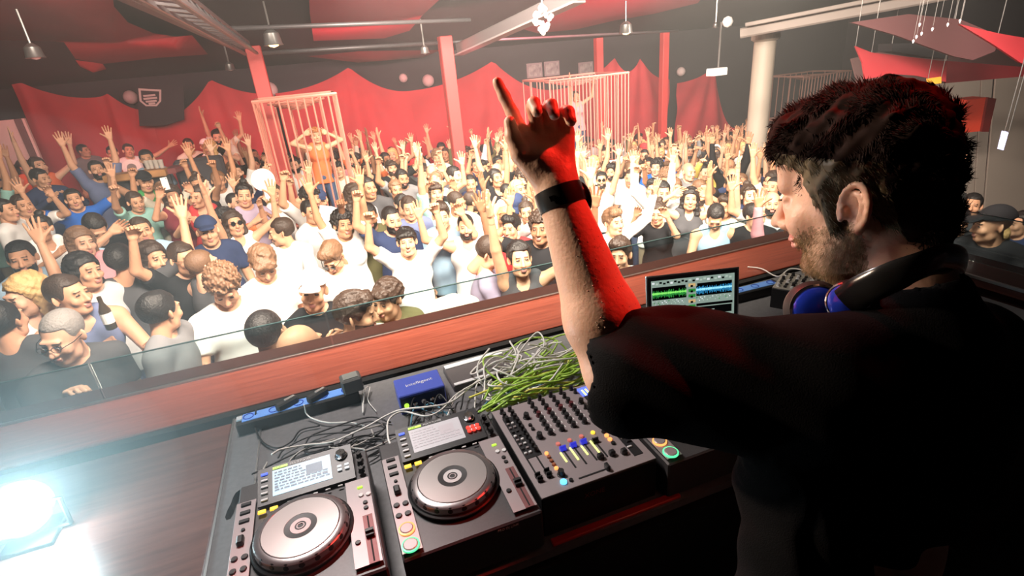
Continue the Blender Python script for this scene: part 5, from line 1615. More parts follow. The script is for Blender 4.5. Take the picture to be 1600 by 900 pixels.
    body = link('body', me, root)
    body['label'] = 'fair skin, left palm turned back, stubbled jaw'
    Qc = V[Q].mean(1)
    N = np.cross(V[Q[:, 1]] - V[Q[:, 0]], V[Q[:, 2]] - V[Q[:, 0]]); N /= (np.linalg.norm(N, axis=1)[:, None] + 1e-9)
    r_ = np.random.default_rng(5)
    def tufts(name, base, nrm, dirf, length, width, m_, parent, segs=3):
        n = len(base)
        L = length * r_.uniform(.6, 1.25, n)
        side = np.cross(nrm, r_.normal(size=(n, 3))); side /= np.linalg.norm(side, axis=1)[:, None]
        d0 = nrm * .55 + dirf; d0 /= np.linalg.norm(d0, axis=1)[:, None]
        d1 = nrm * .1 + dirf + r_.normal(0, .35, (n, 3)); d1 /= np.linalg.norm(d1, axis=1)[:, None]
        rows = []
        p = base - nrm * .0015
        for k in range(segs):
            t = k / segs
            d = d0 * (1 - t) + d1 * t
            w = width * (1 - t * .75)
            s2 = np.cross(d, side); s2 /= (np.linalg.norm(s2, axis=1)[:, None] + 1e-9)
            rows.append(np.stack([p + side * w, p - side * w * .5 + s2 * w * .8, p - side * w * .5 - s2 * w * .8], 1))
            p = p + d * (L / segs)[:, None]
        tip = p
        A = np.concatenate([np.stack(rows, 1).reshape(n, -1, 3), tip[:, None]], 1)
        nv = 3 * segs + 1
        tri = []
        for k in range(segs - 1):
            for q in range(3):
                a, b = k * 3 + q, k * 3 + (q + 1) % 3
                tri += [(a, b, b + 3), (a, b + 3, a + 3)]
        for q in range(3): tri.append(((segs - 1) * 3 + q, (segs - 1) * 3 + (q + 1) % 3, nv - 1))
        T = (np.array(tri)[None] + (np.arange(n) * nv)[:, None, None]).reshape(-1, 3)
        o = link(name, np_mesh(name, A.reshape(-1, 3) - OFF, T, [m_]), parent)
        o['kind'] = 'stuff'
        return o
    BRD = mat('beard_brown', (.27, .17, .075), rough=.4)
    HR = mat('hair_dark_brown', (.018, .010, .008), rough=.85, spec=.08)
    HRS = mat('hair_side_brown', (.13, .10, .055), rough=.5, spec=.35)
    # hair volume in the head frame
    h = .0034
    g = Field(ax_range(-.135, .135, h), ax_range(-.165, .175, h), ax_range(-.16, .20, h))
    g.ell((0, .012, .040), (.079, .093, .090), k=0)
    g.ell((0, .024, .058), (.085, .081, .083), k=.03)
    g.ell((0, .042, .030), (.079, .056, .088), k=.03)
    g.ell((0, -.030, .098), (.064, .078, .042), k=.03)
    g.cone((-.035, -.066, .094), (.035, -.066, .094), .027, .027, k=.03)
    g.ell((0, .065, -.045), (.055, .035, .06), k=.03)
    g.warp(bumps(.0030, 85, 21)); g.warp(bumps(.0022, 190, 22))
    g.box((0, -.165, -.14), (.3, .075, .20), R=rot_from((0, .12, 1)), rnd=0, k=.012, sub=True)
    for s in (-1, 1):
        g.box((s * .1, -.098, -.058), (.06, .052, .135), R=rot_from((0, -.42, 1)), rnd=.01, k=.012, sub=True)
        g.ell((s * .098, .012, -.012), (.034, .034, .045), k=.010, sub=True)
        g.box((s * .1, .01, -.135), (.065, .055, .10), R=rot_from((0, -.35, 1)), rnd=.01, k=.012, sub=True)
        g.cone((s * .0715, -.018, -.030), (s * .0725, -.020, .03), .009, .013, k=.016)   # sideburn
    g.box((0, 0, -.18), (.3, .3, .085), rnd=0, k=.015, sub=True)
    hv, hq = g.mesh()
    hV = hv * HS @ Rh.T + hc
    # short, lighter sides
    c = hv[hq].mean(1)
    sidez = (np.abs(c[:, 0]) > .050) & (c[:, 2] < .070 - .25 * (c[:, 1] + .02)) & (c[:, 1] < .055)
    hair = link('hair', np_mesh('hair', hV - OFF, hq, [HR, HRS], sidez.astype(int)), root)
    hN = np.cross(hV[hq[:, 1]] - hV[hq[:, 0]], hV[hq[:, 2]] - hV[hq[:, 0]]); hN /= (np.linalg.norm(hN, axis=1)[:, None] + 1e-9)
    hC = hV[hq].mean(1)
    idx = r_.choice(np.where(~sidez)[0], 18000)
    # strands curl: direction field = forward on top, random curls
    fwd = Rh @ np.array((0, -1.0, .15)); 
    cur = np.stack([np.sin(hC[:, 1] * 90 + hC[:, 2] * 60), np.cos(hC[:, 0] * 80), np.sin(hC[:, 0] * 70 + 2)], 1)
    tufts('hair_strands', hC[idx], hN[idx], fwd * .3 + cur[idx] * .9, .015, .0010, HR, hair)
    idx = r_.choice(np.where(sidez)[0], 3500)
    back = Rh @ np.array((0, .55, -.85))
    tufts('temple_strands', hC[idx], hN[idx], np.repeat(back[None], len(idx), 0) * 1.2, .013, .0007, HRS, hair)
    bi = np.where(mi == 1)[0]
    bi = r_.choice(bi, 6500)
    dn = Rh @ np.array((0, -.35, -.9))
    tufts('beard', Qc[bi], N[bi], np.repeat(dn[None], len(bi), 0) * .9, .0105, .00048, BRD, body, 2)
    # brows
    br = hd & (x > .014) & (x < .042) & (np.abs(z - (.0325 - 6 * (x - .03) ** 2)) < .0042) & (y < -.075)
    bi = np.where(br)[0]
    if len(bi):
        bi = r_.choice(bi, 420)
        up = np.stack([np.sign(C[bi, 0]) * .8, np.full(len(bi), .3), np.full(len(bi), .3)], 1) @ Rh.T
        tufts('eyebrows', Qc[bi], N[bi], up, .0045, .0006, HR, body, 2)
    # lashes
    m = MB()
    for s in (-1, 1):
        for k in range(9):
            a = (k / 8 - .5)
            p0 = np.array((s * (.031 + .024 * a), -.1000 + .006 * abs(a) * 2, .0125)); p1 = p0 + np.array((s * .004 * a, -.007, .001))
            m.tube([Hp(p0) - OFF, Hp(p1) - OFF], [.0005, .0002], 3)
    m.build('eyelashes', HR, body)
    # sweat on the forearm
    m = MB()
    ax = WL - EL
    rel = (Qc - EL) @ ax / (ax @ ax)
    di = np.linalg.norm(Qc - (EL + rel[:, None] * ax), axis=1)
    cand = np.where((rel > .05) & (rel < .85) & (di < .065) & ((N @ tc) > .35) & ((N @ CR) > -.35) & ((N @ CR) < .75))[0]
    for i in r_.choice(cand, 80):
        rad = r_.uniform(.0005, .0010)
        m.lathe([(rad, 0), (rad * .8, rad * .5), (.00001, rad * .75)], tuple(Qc[i] - OFF), 6, Vector(tuple(N[i])).to_track_quat('Z', 'Y').to_matrix(), cap=False)
    w = m.build('sweat_drops', mat('sweat', (.85, .70, .58), rough=.08, coat=1.0), body, smooth=True, kind='stuff')

    # ---- black tee
    BT = mat('tee_black', (.0035, .003, .0035), rough=.85, spec=.12, bump=.25, nscale=500)
    h = .006
    t = Field(ax_range(.22, 1.16, h), ax_range(.18, .76, h), ax_range(.70, 1.76, h))
    t.ell((.74, .43, 1.00), (.215, .155, .20), k=0)
    t.cone((.64, .42, .98), (.64, .42, .78), .13, .135, k=.05); t.cone((.84, .42, .98), (.84, .42, .78), .13, .135, k=.05)
    t.ell((.74, .45, 1.40), (.205, .145, .21), k=.06)
    t.cone((.60, .44, 1.55), (.865, .44, 1.505), .083, .083, k=.05)
    t.cone((.70, .43, 1.60), (.58, .44, 1.58), .05, .07, k=.04); t.cone((.78, .43, 1.585), (.88, .44, 1.52), .05, .068, k=.04)
    # drape under the raised arm
    t.cone((.560, .45, 1.50), (.545, .40, 1.22), .085, .075, k=.06); t.cone((.545, .40, 1.22), (.53, .37, .80), .075, .085, k=.05)
    sd = EL - SL; sd /= np.linalg.norm(sd)
    ME = SL + sd * .225 + np.array((-.004, 0, .006))
    t.cone(SL + (0, 0, -.028), ME, .078, .088, k=.04)
    t.cone(SL + (.02, 0, -.05), ME + (0, 0, -.018), .085, .083, k=.03)
    # right sleeve
    t.cone(SR, SR + (ER - SR) * .72, .078, .078, k=.04)
    def tf(X, Y, Z):
        # fan of folds from the left armpit, plus soft wrinkles on the sleeve
        dx, dz_ = X - .50, 1.50 - Z
        ang = np.arctan2(dx, np.maximum(dz_, .02))
        fan = np.sin(ang * 26 + Y * 18) * .0075 * np.clip(dz_ * 4, 0, 1)
        sl = np.sin(X * 75 + Z * 48 + Y * 30) * .0042 * np.clip((.60 - X) * 8, 0, 1)
        return fan + sl + np.sin(X * 31 + Z * 23 + Y * 17) * .003
    t.warp(tf)
    # openings: sleeve mouths, neck, hem
    t.cone(ME + sd * .0, ME + sd * .12, .066, .078, k=.006, sub=True)
    rd = (ER - SR) / np.linalg.norm(ER - SR)
    t.box(ME + sd * .138, (.13, .13, .05), R=rot_from(sd, (1, .1, 0)), rnd=0, k=0, sub=True)
    t.box(SR + (ER - SR) * .72 + rd * .10, (.09, .09, .05), R=rot_from(rd, (1, .1, 0)), rnd=0, k=0, sub=True)
    nb = np.array((.745, .447, 1.655))
    t.ell(nb + (0, .025, .022), (.066, .074, .040), k=.004, sub=True)
    t.cone((.745, .43, 1.585), (.745, .45, 1.63), .085, .072, k=.03); t.cone((.745, .462, 1.60), (.745, .475, 1.74), .060, .062, k=.003, sub=True)
    t.box((.74, .45, .73), (.5, .5, .05), rnd=0, k=0, sub=True)
    v, q = t.mesh()
    link('t_shirt', np_mesh('t_shirt', v - OFF, q, [BT]), root)
    # trousers and shoes
    t = Field(ax_range(.50, .98, .015), ax_range(.24, .66, .015), ax_range(.08, 1.1, .015))
    t.ell((.74, .44, .97), (.178, .135, .14), k=0)
    for s in (-1, 1):
        t.cone((.74 + s * .09, .44, .92), (.74 + s * .10, .46, .50), .097, .074, k=.03); t.cone((.74 + s * .10, .46, .50), (.74 + s * .105, .42, .12), .072, .058, k=.01)
    t.box((.74, .44, 1.1), (.3, .3, .05), rnd=0, k=0, sub=True)
    v, q = t.mesh(); link('trousers', np_mesh('trousers', v - OFF, q, [mat('denim_black', (.012, .012, .014), rough=.8)]), root)
    for s in (-1, 1):
        t = Field(ax_range(-.07, .07, .008), ax_range(-.12, .22, .008), ax_range(-.01, .12, .008))
        t.cone((0, -.05, .045), (0, .15, .035), .045, .038, k=0); t.cone((0, -.05, .05), (0, -.04, .10), .045, .042, k=.02)
        t.box((0, .05, -.02), (.2, .4, .02), rnd=0, k=0, sub=True)
        v, q = t.mesh(); link('shoe', np_mesh('shoe', v + np.array((.74 + s * .105, .42, .05)) - OFF, q, [SHOEM_]), root)

    # ---- wristwatch
    wroot = empty('wristwatch', tuple(WL), 0, 'chunky black wristwatch on the raised left wrist', 'watch')
    axd = (WL - EL) / np.linalg.norm(WL - EL)
    Mw = np.array(rot_from(axd, tc))
    Mm = Matrix([list(r) for r in Mw])
    cw = -axd * .014
    m = MB(); prof = [(.0325, -.016), (.0365, -.0145), (.0375, 0), (.0365, .0145), (.0325, .016)]
    m.lathe(prof, tuple(cw), 32, Mm, cap=False)
    m.build('strap', mat('strap_black', (.015, .014, .014), rough=.3), wroot, smooth='auto')
    casep = cw + (-tc * .012 + CR * .030) ; cn = (-tc * .25 + CR * 1.0); cn -= axd * (cn @ axd); cn /= np.linalg.norm(cn)
    Rc = Vector(tuple(cn)).to_track_quat('Z', 'Y').to_matrix()
    m = MB(); m.lathe([(.021, -.006), (.024, -.003), (.024, .006), (.021, .009), (.019, .008)], tuple(casep), 24, Rc, cap=True); m.build('case', mat('watch_black', (.02, .018, .018), rough=.22, metal=.6), wroot, smooth='auto')
    m = MB(); m.lathe([(.0185, .0082), (.0001, .0084)], tuple(casep), 24, Rc, cap=False); m.build('dial', mat('dial_dark', (.05, .03, .03), rough=.1), wroot)
    m = MB(); bp = cw + tc * .036 - CR * .012; m.box(tuple(bp), (.007, .003, .008), M=Mm); m.build('buckle', CHR, wroot)

    # ---- headphones round the neck
    hp_ = empty('headphones', tuple(atd(1330, 465, .72)), 0, 'black headphones with shiny blue caps round the neck of the man at the decks', 'headphones')
    HO = atd(1330, 465, .72)
    ctl = [atd(1322, 472, .735), atd(1345, 455, .715), atd(1385, 437, .69), atd(1430, 418, .675), atd(1470, 405, .69), atd(1500, 410, .76), atd(1495, 425, .85), atd(1465, 440, .90)]
    P_ = spline(ctl, 48)
    # flat band: a swept rounded strip
    b = MB()
    rows = []
    for i, p in enumerate(P_):
        a = P_[max(0, i - 1)]; c2 = P_[min(len(P_) - 1, i + 1)]
        t_ = (c2 - a) / np.linalg.norm(c2 - a)
        up = np.array((0, 0, 1.0)); s_ = np.cross(t_, up); s_ /= np.linalg.norm(s_); u_ = np.cross(s_, t_)
        wd, th = .021, .0075
        rows.append([p + u_ * wd * math.cos(q) + s_ * th * math.sin(q) - HO for q in np.linspace(0, 2 * math.pi, 13)[:-1]])
    vs = [v for r0 in rows for v in r0]; n = 12
    fs = [(i * n + k, i * n + (k + 1) % n, (i + 1) * n + (k + 1) % n, (i + 1) * n + k) for i in range(len(rows) - 1) for k in range(n)] + [tuple(range(n - 1, -1, -1)), tuple((len(rows) - 1) * n + k for k in range(n))]
    b.add(vs, fs); b.build('headband', mat('band_black', (.012, .012, .012), rough=.2), hp_, smooth='auto')
    BLU = mat('cap_blue', (.03, .09, .85), rough=.18, metal=.35, coat=.6)
    for nm, p, rad, aim in (('ear_cup', atd(1325, 472, .745), .028, (-.75, -.25, .25)), ('ear_cup', atd(1277, 484, .80), .038, (-.5, -.7, .35))):
        Ra = Vector(aim).to_track_quat('Z', 'Y').to_matrix()
        m = MB(); m.lathe([(rad * .8, -.035), (rad * 1.1, -.028), (rad * 1.15, -.012), (rad, 0), (rad * .96, .004)], tuple(p - HO), 28, Ra); cup = m.build(nm, BLKP, hp_, smooth='auto')
        m = MB(); m.lathe([(rad * 1.02, .001), (rad * 1.02, .004), (rad * .93, .006)], tuple(p - HO), 28, Ra, cap=False); m.build('metal_rim', CHR, cup)
        m = MB(); m.lathe([(rad * .93, .004), (rad * .8, .010), (rad * .5, .0145), (.0001, .0165)], tuple(p - HO), 28, Ra, cap=False); m.build('blue_cap', BLU, cup, smooth=True)
    m = MB(); m.tube([atd(1345, 455, .715) - HO, atd(1322, 470, .75) - HO, atd(1300, 478, .79) - HO], .007, 8); m.build('yoke', BLKP, hp_)
SHOEM_ = mat('shoe_black', (.02, .02, .02), rough=.5)
build_dj()

# ---------------------------------------------------------------- the crowd on the dance floor
def floor_z(x, y):
    if x < -1.4 and y > 8.6: return -0.52           # raised seating platform on the left
    return -0.86 - 0.10 * x - 0.028 * (y - 4)        # the dance floor slopes gently down to the far right
placed = []
SEEN = []
def solve_head(px, py, scale=1.0, hz=1.605):
    """where the ray meets a standing head"""
    d = ray(px, py)
    for t in np.linspace(1.5, 22, 1500):
        p = CAMPOS + d * t
        if p[2] < floor_z(p[0], p[1]) + hz * scale:
            return p
    return CAMPOS + d * 14
def face_cam(x, y, off=0.0):
    return -math.atan2(x, y) + off
def at_head(px, py, pose, shirt, colour, hair, hcol, label, off=0.0, skin=1, beard=False, scale=1.0, trou=0, group='dancers near the booth', depth=None, extra=None):
    J = variant(pose)
    p = atd(px, py, depth) if depth else solve_head(px, py, scale, J['hc'][2])
    th = face_cam(p[0], p[1], off)
    h = J['hc'] * scale
    c, s = math.cos(th), math.sin(th)
    x, y = p[0] - (h[0] * c - h[1] * s), p[1] - (h[0] * s + h[1] * c)
    fz = floor_z(x, y)
    sc = scale if depth is None else max(.9, min(1.12, (p[2] - fz) / (J['hc'][2])))
    o = person((x, y, fz), th, pose, shirt, colour, hair, hcol, skin, beard, sc, trou, label, group, extra)
    placed.append((x, y)); q_ = (np.array((x, y, fz + h[2])) - CAMPOS); dq = q_ @ CW
    SEEN.append((800 + FPX * (q_ @ CR) / dq, 450 - FPX * (q_ @ CU) / dq, dq))
    return o

PI = math.pi
NAMED = [
 # px, py, pose, shirt, colour, hair, hair colour, turn, skin, beard, label
 (8, 505, 'down', 'tee', 'charcoal', 'short', 'black', 2.7, 1, 0, 'person seen from behind in dark grey tee at the left end of the glass'),
 (100, 528, 'chin', 'tee', 'charcoal', 'buzz', 'grey', .35, 0, 0, 'man in glasses and charcoal tee resting chin on fist behind the glass'),
 (42, 462, 'profile_r', 'tank', 'white', 'long', 'blond', .1, 0, 0, 'blond long-haired woman in white tank top seen in profile'),
 (108, 462, 'drink', 'tank', 'slate blue', 'short', 'dark brown', .1, 1, 0, 'smiling man in slate blue tank top holding a bottle'),
 (252, 490, 'profile_l', 'tee', 'grey', 'short', 'black', 1.1, 1, 0, 'dark-haired man in grey tee turned away behind the glass'),
 (190, 408, 'wave_both', 'tee', 'charcoal', 'short', 'black', 2.9, 1, 0, 'man in charcoal tee with his back turned and both arms raised'),
 (133, 425, 'downf', 'tee', 'light grey', 'long', 'black', .2, 1, 0, 'woman with long black hair in light grey tee behind the man with the bottle'),
 (36, 405, 'down', 'loose', 'pale blue', 'short', 'black', .1, 1, 1, 'black-bearded man in a loose pale blue shirt'),
 (318, 415, 'down', 'tank', 'charcoal', 'buzz', 'light brown', 2.2, 0, 0, 'cropped fair-haired man in charcoal tank top seen from behind'),
 (350, 448, 'look_down', 'tee', 'white', 'curly', 'light brown', .1, 1, 0, 'curly-haired man in white tee looking down by the glass'),
 (418, 522, 'down', 'tee', 'light grey', 'buzz', 'black', 3.0, 1, 0, 'cropped black-haired man in light grey tee with his back to the glass'),
 (473, 548, 'down', 'tee', 'charcoal', 'bald', 'black', 2.6, 1, 0, 'bald man in charcoal tee just below the glass'),
 (490, 455, 'clapf', 'tee', 'black', 'cap', 'white', .2, 1, 0, 'woman in white cap and black tee with palms pressed together'),
 (556, 492, 'profile_l', 'tee', 'white', 'quiff', 'dark brown', .2, 1, 1, 'brown-bearded man with swept hair in white tee in profile by the booth'),
 (712, 498, 'down', 'tee', 'white', 'straw', 'dark brown', .4, 1, 0, 'person in a pale sun hat and white tee low behind the glass'),
 (606, 468, 'profile_r', 'loose', 'olive', 'fringe', 'dark brown', .5, 1, 0, 'man with dark fringe in loose olive shirt by the booth'),
 (412, 412, 'look_down', 'tee', 'white', 'fringe', 'light brown', .3, 1, 0, 'man with long light brown fringe in white tee looking down'),
 (440, 362, 'profile_r', 'tee', 'white', 'short', 'dark brown', -.5, 1, 0, 'short-haired man in white tee in profile facing away from the pillar'),
 (486, 332, 'down', 'tee', 'white', 'short', 'black', .7, 1, 0, 'short black-haired man in white tee under the near cage'),
 (536, 352, 'both_upf', 'tee', 'white', 'curly', 'black', .1, 2, 0, 'curly black-haired woman in white tee with both hands open overhead'),
 (520, 400, 'look_down', 'tee', 'white', 'quiff', 'light brown', -.3, 1, 0, 'man in sunglasses and white tee with fair swept hair bowing his head'),
 (636, 378, 'fist_up', 'tee', 'white', 'fringe', 'black', 0, 1, 0, 'man in white tee with black fringe and both fists raised'),
 (728, 355, 'wave_both', 'tank', 'white', 'buzz', 'black', .1, 1, 1, 'bearded man in white tank top with both arms spread upward'),
 (764, 398, 'look_down', 'tee', 'lilac', 'short', 'dark brown', 1.6, 1, 0, 'man in lilac grey tee turned sideways behind the glass'),
 (812, 405, 'wave_f', 'tank', 'charcoal', 'pony', 'black', .1, 1, 0, 'woman in charcoal tank top with ponytail beside the raised forearm'),
 (612, 344, 'fist_r', 'tee', 'navy', 'buzz', 'black', .1, 1, 1, 'bearded man in navy tee behind the man with both fists raised'),
 (640, 326, 'down', 'tee', 'slate blue', 'short', 'dark brown', .4, 1, 0, 'man in slate blue tee standing with arms lowered mid floor'),
 (690, 338, 'phone', 'tee', 'pale blue', 'quiff', 'dark brown', 0, 1, 0, 'man in pale blue tee holding up a hand near the first red pillar'),
 (958, 348, 'wave_both', 'long', 'white', 'quiff', 'light brown', .8, 1, 0, 'man in white long-sleeved shirt with a swept quiff and lifted arms'),
 (968, 398, 'down', 'tee', 'light grey', 'quiff', 'dark brown', .1, 1, 0, 'brown-haired man in light grey tee directly behind the raised forearm'),
 (1028, 334, 'phone_two', 'tee', 'black', 'bun', 'dark brown', -.2, 1, 0, 'woman in black tee with hair in a bun and hands by her face'),
 (1078, 312, 'head_both', 'tank', 'charcoal', 'long', 'black', .2, 1, 0, 'long-haired woman in charcoal tank top with hands on her head'),
 (1118, 338, 'look_down', 'tank', 'pale blue', 'short', 'black', .2, 1, 0, 'man in pale blue tank top looking down above the laptop'),
 (1178, 338, 'drink', 'tee', 'black', 'short', 'black', .3, 1, 0, 'man in black tee at the dark right end of the front row'),
 (940, 282, 'both_up', 'tank', 'white', 'short', 'black', 0, 1, 1, 'bearded man in sunglasses and white tank top with both arms raised'),
 (985, 278, 'down', 'tee', 'white', 'buzz', 'dark brown', .1, 1, 0, 'round-faced man in white tee below the far cage'),
 (116, 312, 'wave_both', 'tee', 'bright blue', 'short', 'black', .1, 1, 0, 'man in bright blue tee with arms spread'),
 (160, 287, 'both_up', 'loose', 'slate blue', 'short', 'black', .1, 1, 1, 'bearded man in loose slate blue shirt with both arms up'),
 (212, 316, 'point_r', 'tee', 'mint', 'short', 'dark brown', .3, 1, 0, 'man in mint tee pointing upward'),
 (66, 284, 'clap', 'long', 'navy', 'short', 'black', .3, 1, 0, 'man in navy long-sleeved top clapping'),
 (36, 322, 'phone', 'tee', 'white', 'short', 'dark brown', .3, 1, 0, 'man in white tee holding a phone in front of his face'),
 (66, 358, 'clapf', 'tank', 'white', 'bun', 'black', .3, 2, 0, 'woman in white tank top with hair in a bun clapping'),
 (150, 358, 'look_down', 'tee', 'black', 'short', 'black', .4, 1, 0, 'man in black tee looking down beside the woman clapping'),
 (128, 380, 'downf', 'tank', 'pink', 'long', 'light brown', 0, 0, 0, 'woman with long light brown hair in pink tank top'),
 (325, 362, 'down', 'tee', 'navy', 'cap', 'navy', .3, 1, 0, 'person in navy cap and navy tee'),
 (222, 362, 'head_r', 'loose', 'pale blue', 'short', 'dark brown', 0, 1, 0, 'man in loose pale blue shirt with one hand on his head'),
 (240, 405, 'downf', 'tank', 'maroon', 'long', 'dark brown', .1, 1, 0, 'smiling brunette in maroon tank top'),
 (287, 405, 'fist_r', 'tee', 'black', 'short', 'dark brown', .2, 1, 0, 'man in glasses and black tee raising one fist'),
 (366, 350, 'wave_f', 'tank', 'white', 'long', 'dark brown', .1, 1, 0, 'woman in sunglasses and white tank top waving'),
 (201, 236, 'side', 'tee', 'white', 'short', 'dark brown', .2, 1, 0, 'man in white tee with a round white fan on the raised platform'),
 (295, 228, 'down', 'tee', 'cream', 'short', 'dark brown', .2, 1, 0, 'man in cream tee at the right end of the raised platform'),
 (131, 236, 'drink', 'tee', 'grey', 'short', 'black', .2, 1, 0, 'man in grey tee on the raised platform by the red drape'),
 (176, 240, 'down', 'tee', 'black', 'short', 'black', .2, 1, 0, 'man in black tee on the platform beside the man with the fan'),
 (40, 262, 'downf', 'tank', 'orange', 'pony', 'dark brown', .5, 1, 0, 'woman in orange tank top near the pale door'),
 (8, 330, 'down', 'long', 'white', 'short', 'black', 1.2, 1, 0, 'man in white long-sleeved shirt at the left edge of the crowd'),
 (270, 308, 'phone_two', 'tank', 'maroon', 'long', 'dark brown', .1, 1, 0, 'long-haired woman in maroon tank top holding up her hands'),
 (430, 304, 'wave_both', 'tank', 'white', 'short', 'dark brown', .1, 1, 0, 'man in white tank top beneath the near cage with arms waving'),
 (1498, 345, 'phone', 'tee', 'black', 'cap', 'black', .2, 1, 0, 'person in black cap and black tee right of the headphones man'),
 (1518, 322, 'high_r', 'tee', 'charcoal', 'short', 'black', .2, 1, 0, 'person in charcoal tee stretching one arm up right of the headphones man'),
 (1555, 372, 'look_down', 'tee', 'mint', 'short', 'blond', .3, 1, 0, 'blond man in mint tee bowing his head near the right speaker'),
 (1596, 350, 'down', 'tee', 'navy', 'short', 'black', -.6, 1, 0, 'dark-haired person in navy tee at the right end of the floor'),
 (1586, 226, 'profile_r', 'tee', 'black', 'cap', 'black', .1, 1, 0, 'person in black cap standing higher up at the right edge of the frame'),
 (1480, 300, 'downf', 'tank', 'black', 'long', 'dark brown', .2, 1, 0, 'long-haired woman in black tank top right of the headphones man'),
]
EXTRA = {'sunglasses': ['sunglasses'], 'glasses': ['glasses']}
for px, py, pose, st, colr, hs, hc, off, sk, bd, lab in NAMED:
    ex = None
    if 'sunglasses' in lab: ex = ['sunglasses']
    elif 'in glasses' in lab: ex = ['glasses']
    at_head(px, py, pose, st, colr, hs, hc, lab, off, sk, bool(bd), extra=ex, depth=(3.9 if py < 240 and px > 1500 else None), scale=.97 + .06 * ((px * 7 + py) % 10) / 10)

rc = random.Random(5)
HAIRW = {'m': ['short'] * 6 + ['buzz'] * 3 + ['quiff'] * 4 + ['fringe'] * 2 + ['curly'] * 2 + ['cap', 'bald'], 'f': ['long'] * 6 + ['pony'] * 3 + ['bun'] * 2 + ['straw'] * 0}
HNAME = {'short': 'short {} hair', 'buzz': 'cropped {} hair', 'quiff': 'swept-up {} hair', 'fringe': '{} fringe', 'curly': 'curly {} hair', 'long': 'long {} hair', 'pony': '{} ponytail', 'bun': '{} hair in a bun', 'bald': 'shaved head'}
PNAME = {'both_up': 'both arms up', 'both_upf': 'both arms up', 'high_r': 'one arm stretched high', 'high_l': 'one arm stretched high', 'fist_r': 'one fist raised', 'fist_l': 'one fist raised', 'point_r': 'one finger pointing up', 'point_l': 'one finger pointing up', 'phone': 'one hand before the face', 'phone_two': 'both hands before the face', 'clap': 'hands clapping', 'clapf': 'hands clapping', 'down': 'arms lowered', 'downf': 'arms lowered', 'head_r': 'one hand on the head', 'head_both': 'both hands on the head', 'drink': 'one forearm lifted', 'wave_both': 'both arms waving wide', 'wave_f': 'both arms waving wide', 'side': 'one arm flung sideways', 'fist_up': 'both fists raised', 'reach': 'one arm reaching forward', 'look_down': 'head bowed', 'profile_l': 'head turned', 'profile_r': 'head turned'}
SNAME = {'tee': 'tee', 'tank': 'tank top', 'loose': 'loose shirt', 'long': 'long-sleeved shirt'}
COLW = ['white'] * 11 + ['cream'] * 3 + ['light grey'] * 4 + ['grey'] * 3 + ['charcoal'] * 4 + ['black'] * 7 + ['navy'] * 3 + ['pale blue'] * 2 + ['slate blue', 'red', 'maroon', 'green', 'mint', 'pink', 'olive', 'orange', 'lilac', 'yellow', 'bright blue']
POSEM = ['both_up'] * 4 + ['high_r'] * 3 + ['fist_r'] * 3 + ['fist_l'] * 2 + ['point_r'] * 3 + ['phone'] * 3 + ['clap'] * 2 + ['down'] * 3 + ['look_down', 'head_r', 'drink', 'drink', 'side', 'wave_both', 'wave_both', 'wave_both', 'profile_l', 'profile_r', 'reach', 'fist_up', 'fist_up']
POSEF = ['both_upf'] * 4 + ['high_l'] * 3 + ['point_l'] * 2 + ['phone_two'] * 2 + ['clapf'] * 2 + ['downf'] * 2 + ['head_both'] + ['wave_f'] * 3
def place_name(px, y):
    if px < 130: a = 'at the left by the pale door'
    elif px < 330: a = 'below the wall banner'
    elif px < 540: a = 'around the near cage'
    elif px < 690: a = 'left of the middle red pillar'
    elif px < 850: a = 'right of the middle red pillar'
    elif px < 1000: a = 'around the far cage'
    elif px < 1150: a = 'left of the white column'
    elif px < 1300: a = 'by the white column'
    else: a = 'at the far right'
    return ('front rows ' if y < 5 else 'middle rows ' if y < 8 else 'back rows ') + a
used_labels = set()
spots = []
PILLARS = [tuple(o.location[:2]) for o in bpy.data.objects if o.name.startswith(('red_pillar', 'white_column'))]
y = 2.85
row = 0
while y < 12.3:
    sp = .42 + .010 * max(0, y - 3)
    x = -.62 * y - .5 + (row % 2) * sp / 2
    while x < 1.75 * y + 1.2:
        X = x + rc.uniform(-.13, .13); Y = y + rc.uniform(-.12, .12)
        x += sp
        p = np.array((X, Y, floor_z(X, Y) + 1.6)) - CAMPOS
        d = p @ CW
        px = 800 + FPX * (p @ CR) / d; py = 450 - FPX * (p @ CU) / d
        if px < -25 or px > 1620 or Y > 12.3: continue
        if 1235 < px < 1478: continue                    # nobody to be seen behind the head of the man at the decks
        if px > 1470: continue
        if Y < (3.7 if 430 < px < 1000 else 3.25): continue
        if any(d < q[2] + .05 and abs(px - q[0]) < 95 / q[2] + 60 / d and -60 / d < py - q[1] < 560 / q[2] for q in SEEN): continue
        if any(d > q[2] and abs(px - q[0]) < 60 / d and abs(py - q[1]) < 60 / d for q in SEEN): continue
        if any((X - a) ** 2 + (Y - b) ** 2 < .27 for a, b in PILLARS): continue
        if X < -1.3 and 8.3 < Y < 8.9: continue
        if X < -1.9 and Y > 9.6: continue
        if py > 560: continue
        if any((X - a) ** 2 + (Y - b) ** 2 < (.31 + .008 * Y) ** 2 for a, b in placed): continue
        placed.append((X, Y)); spots.append((d, X, Y, px, py))
    y += sp * .86; row += 1
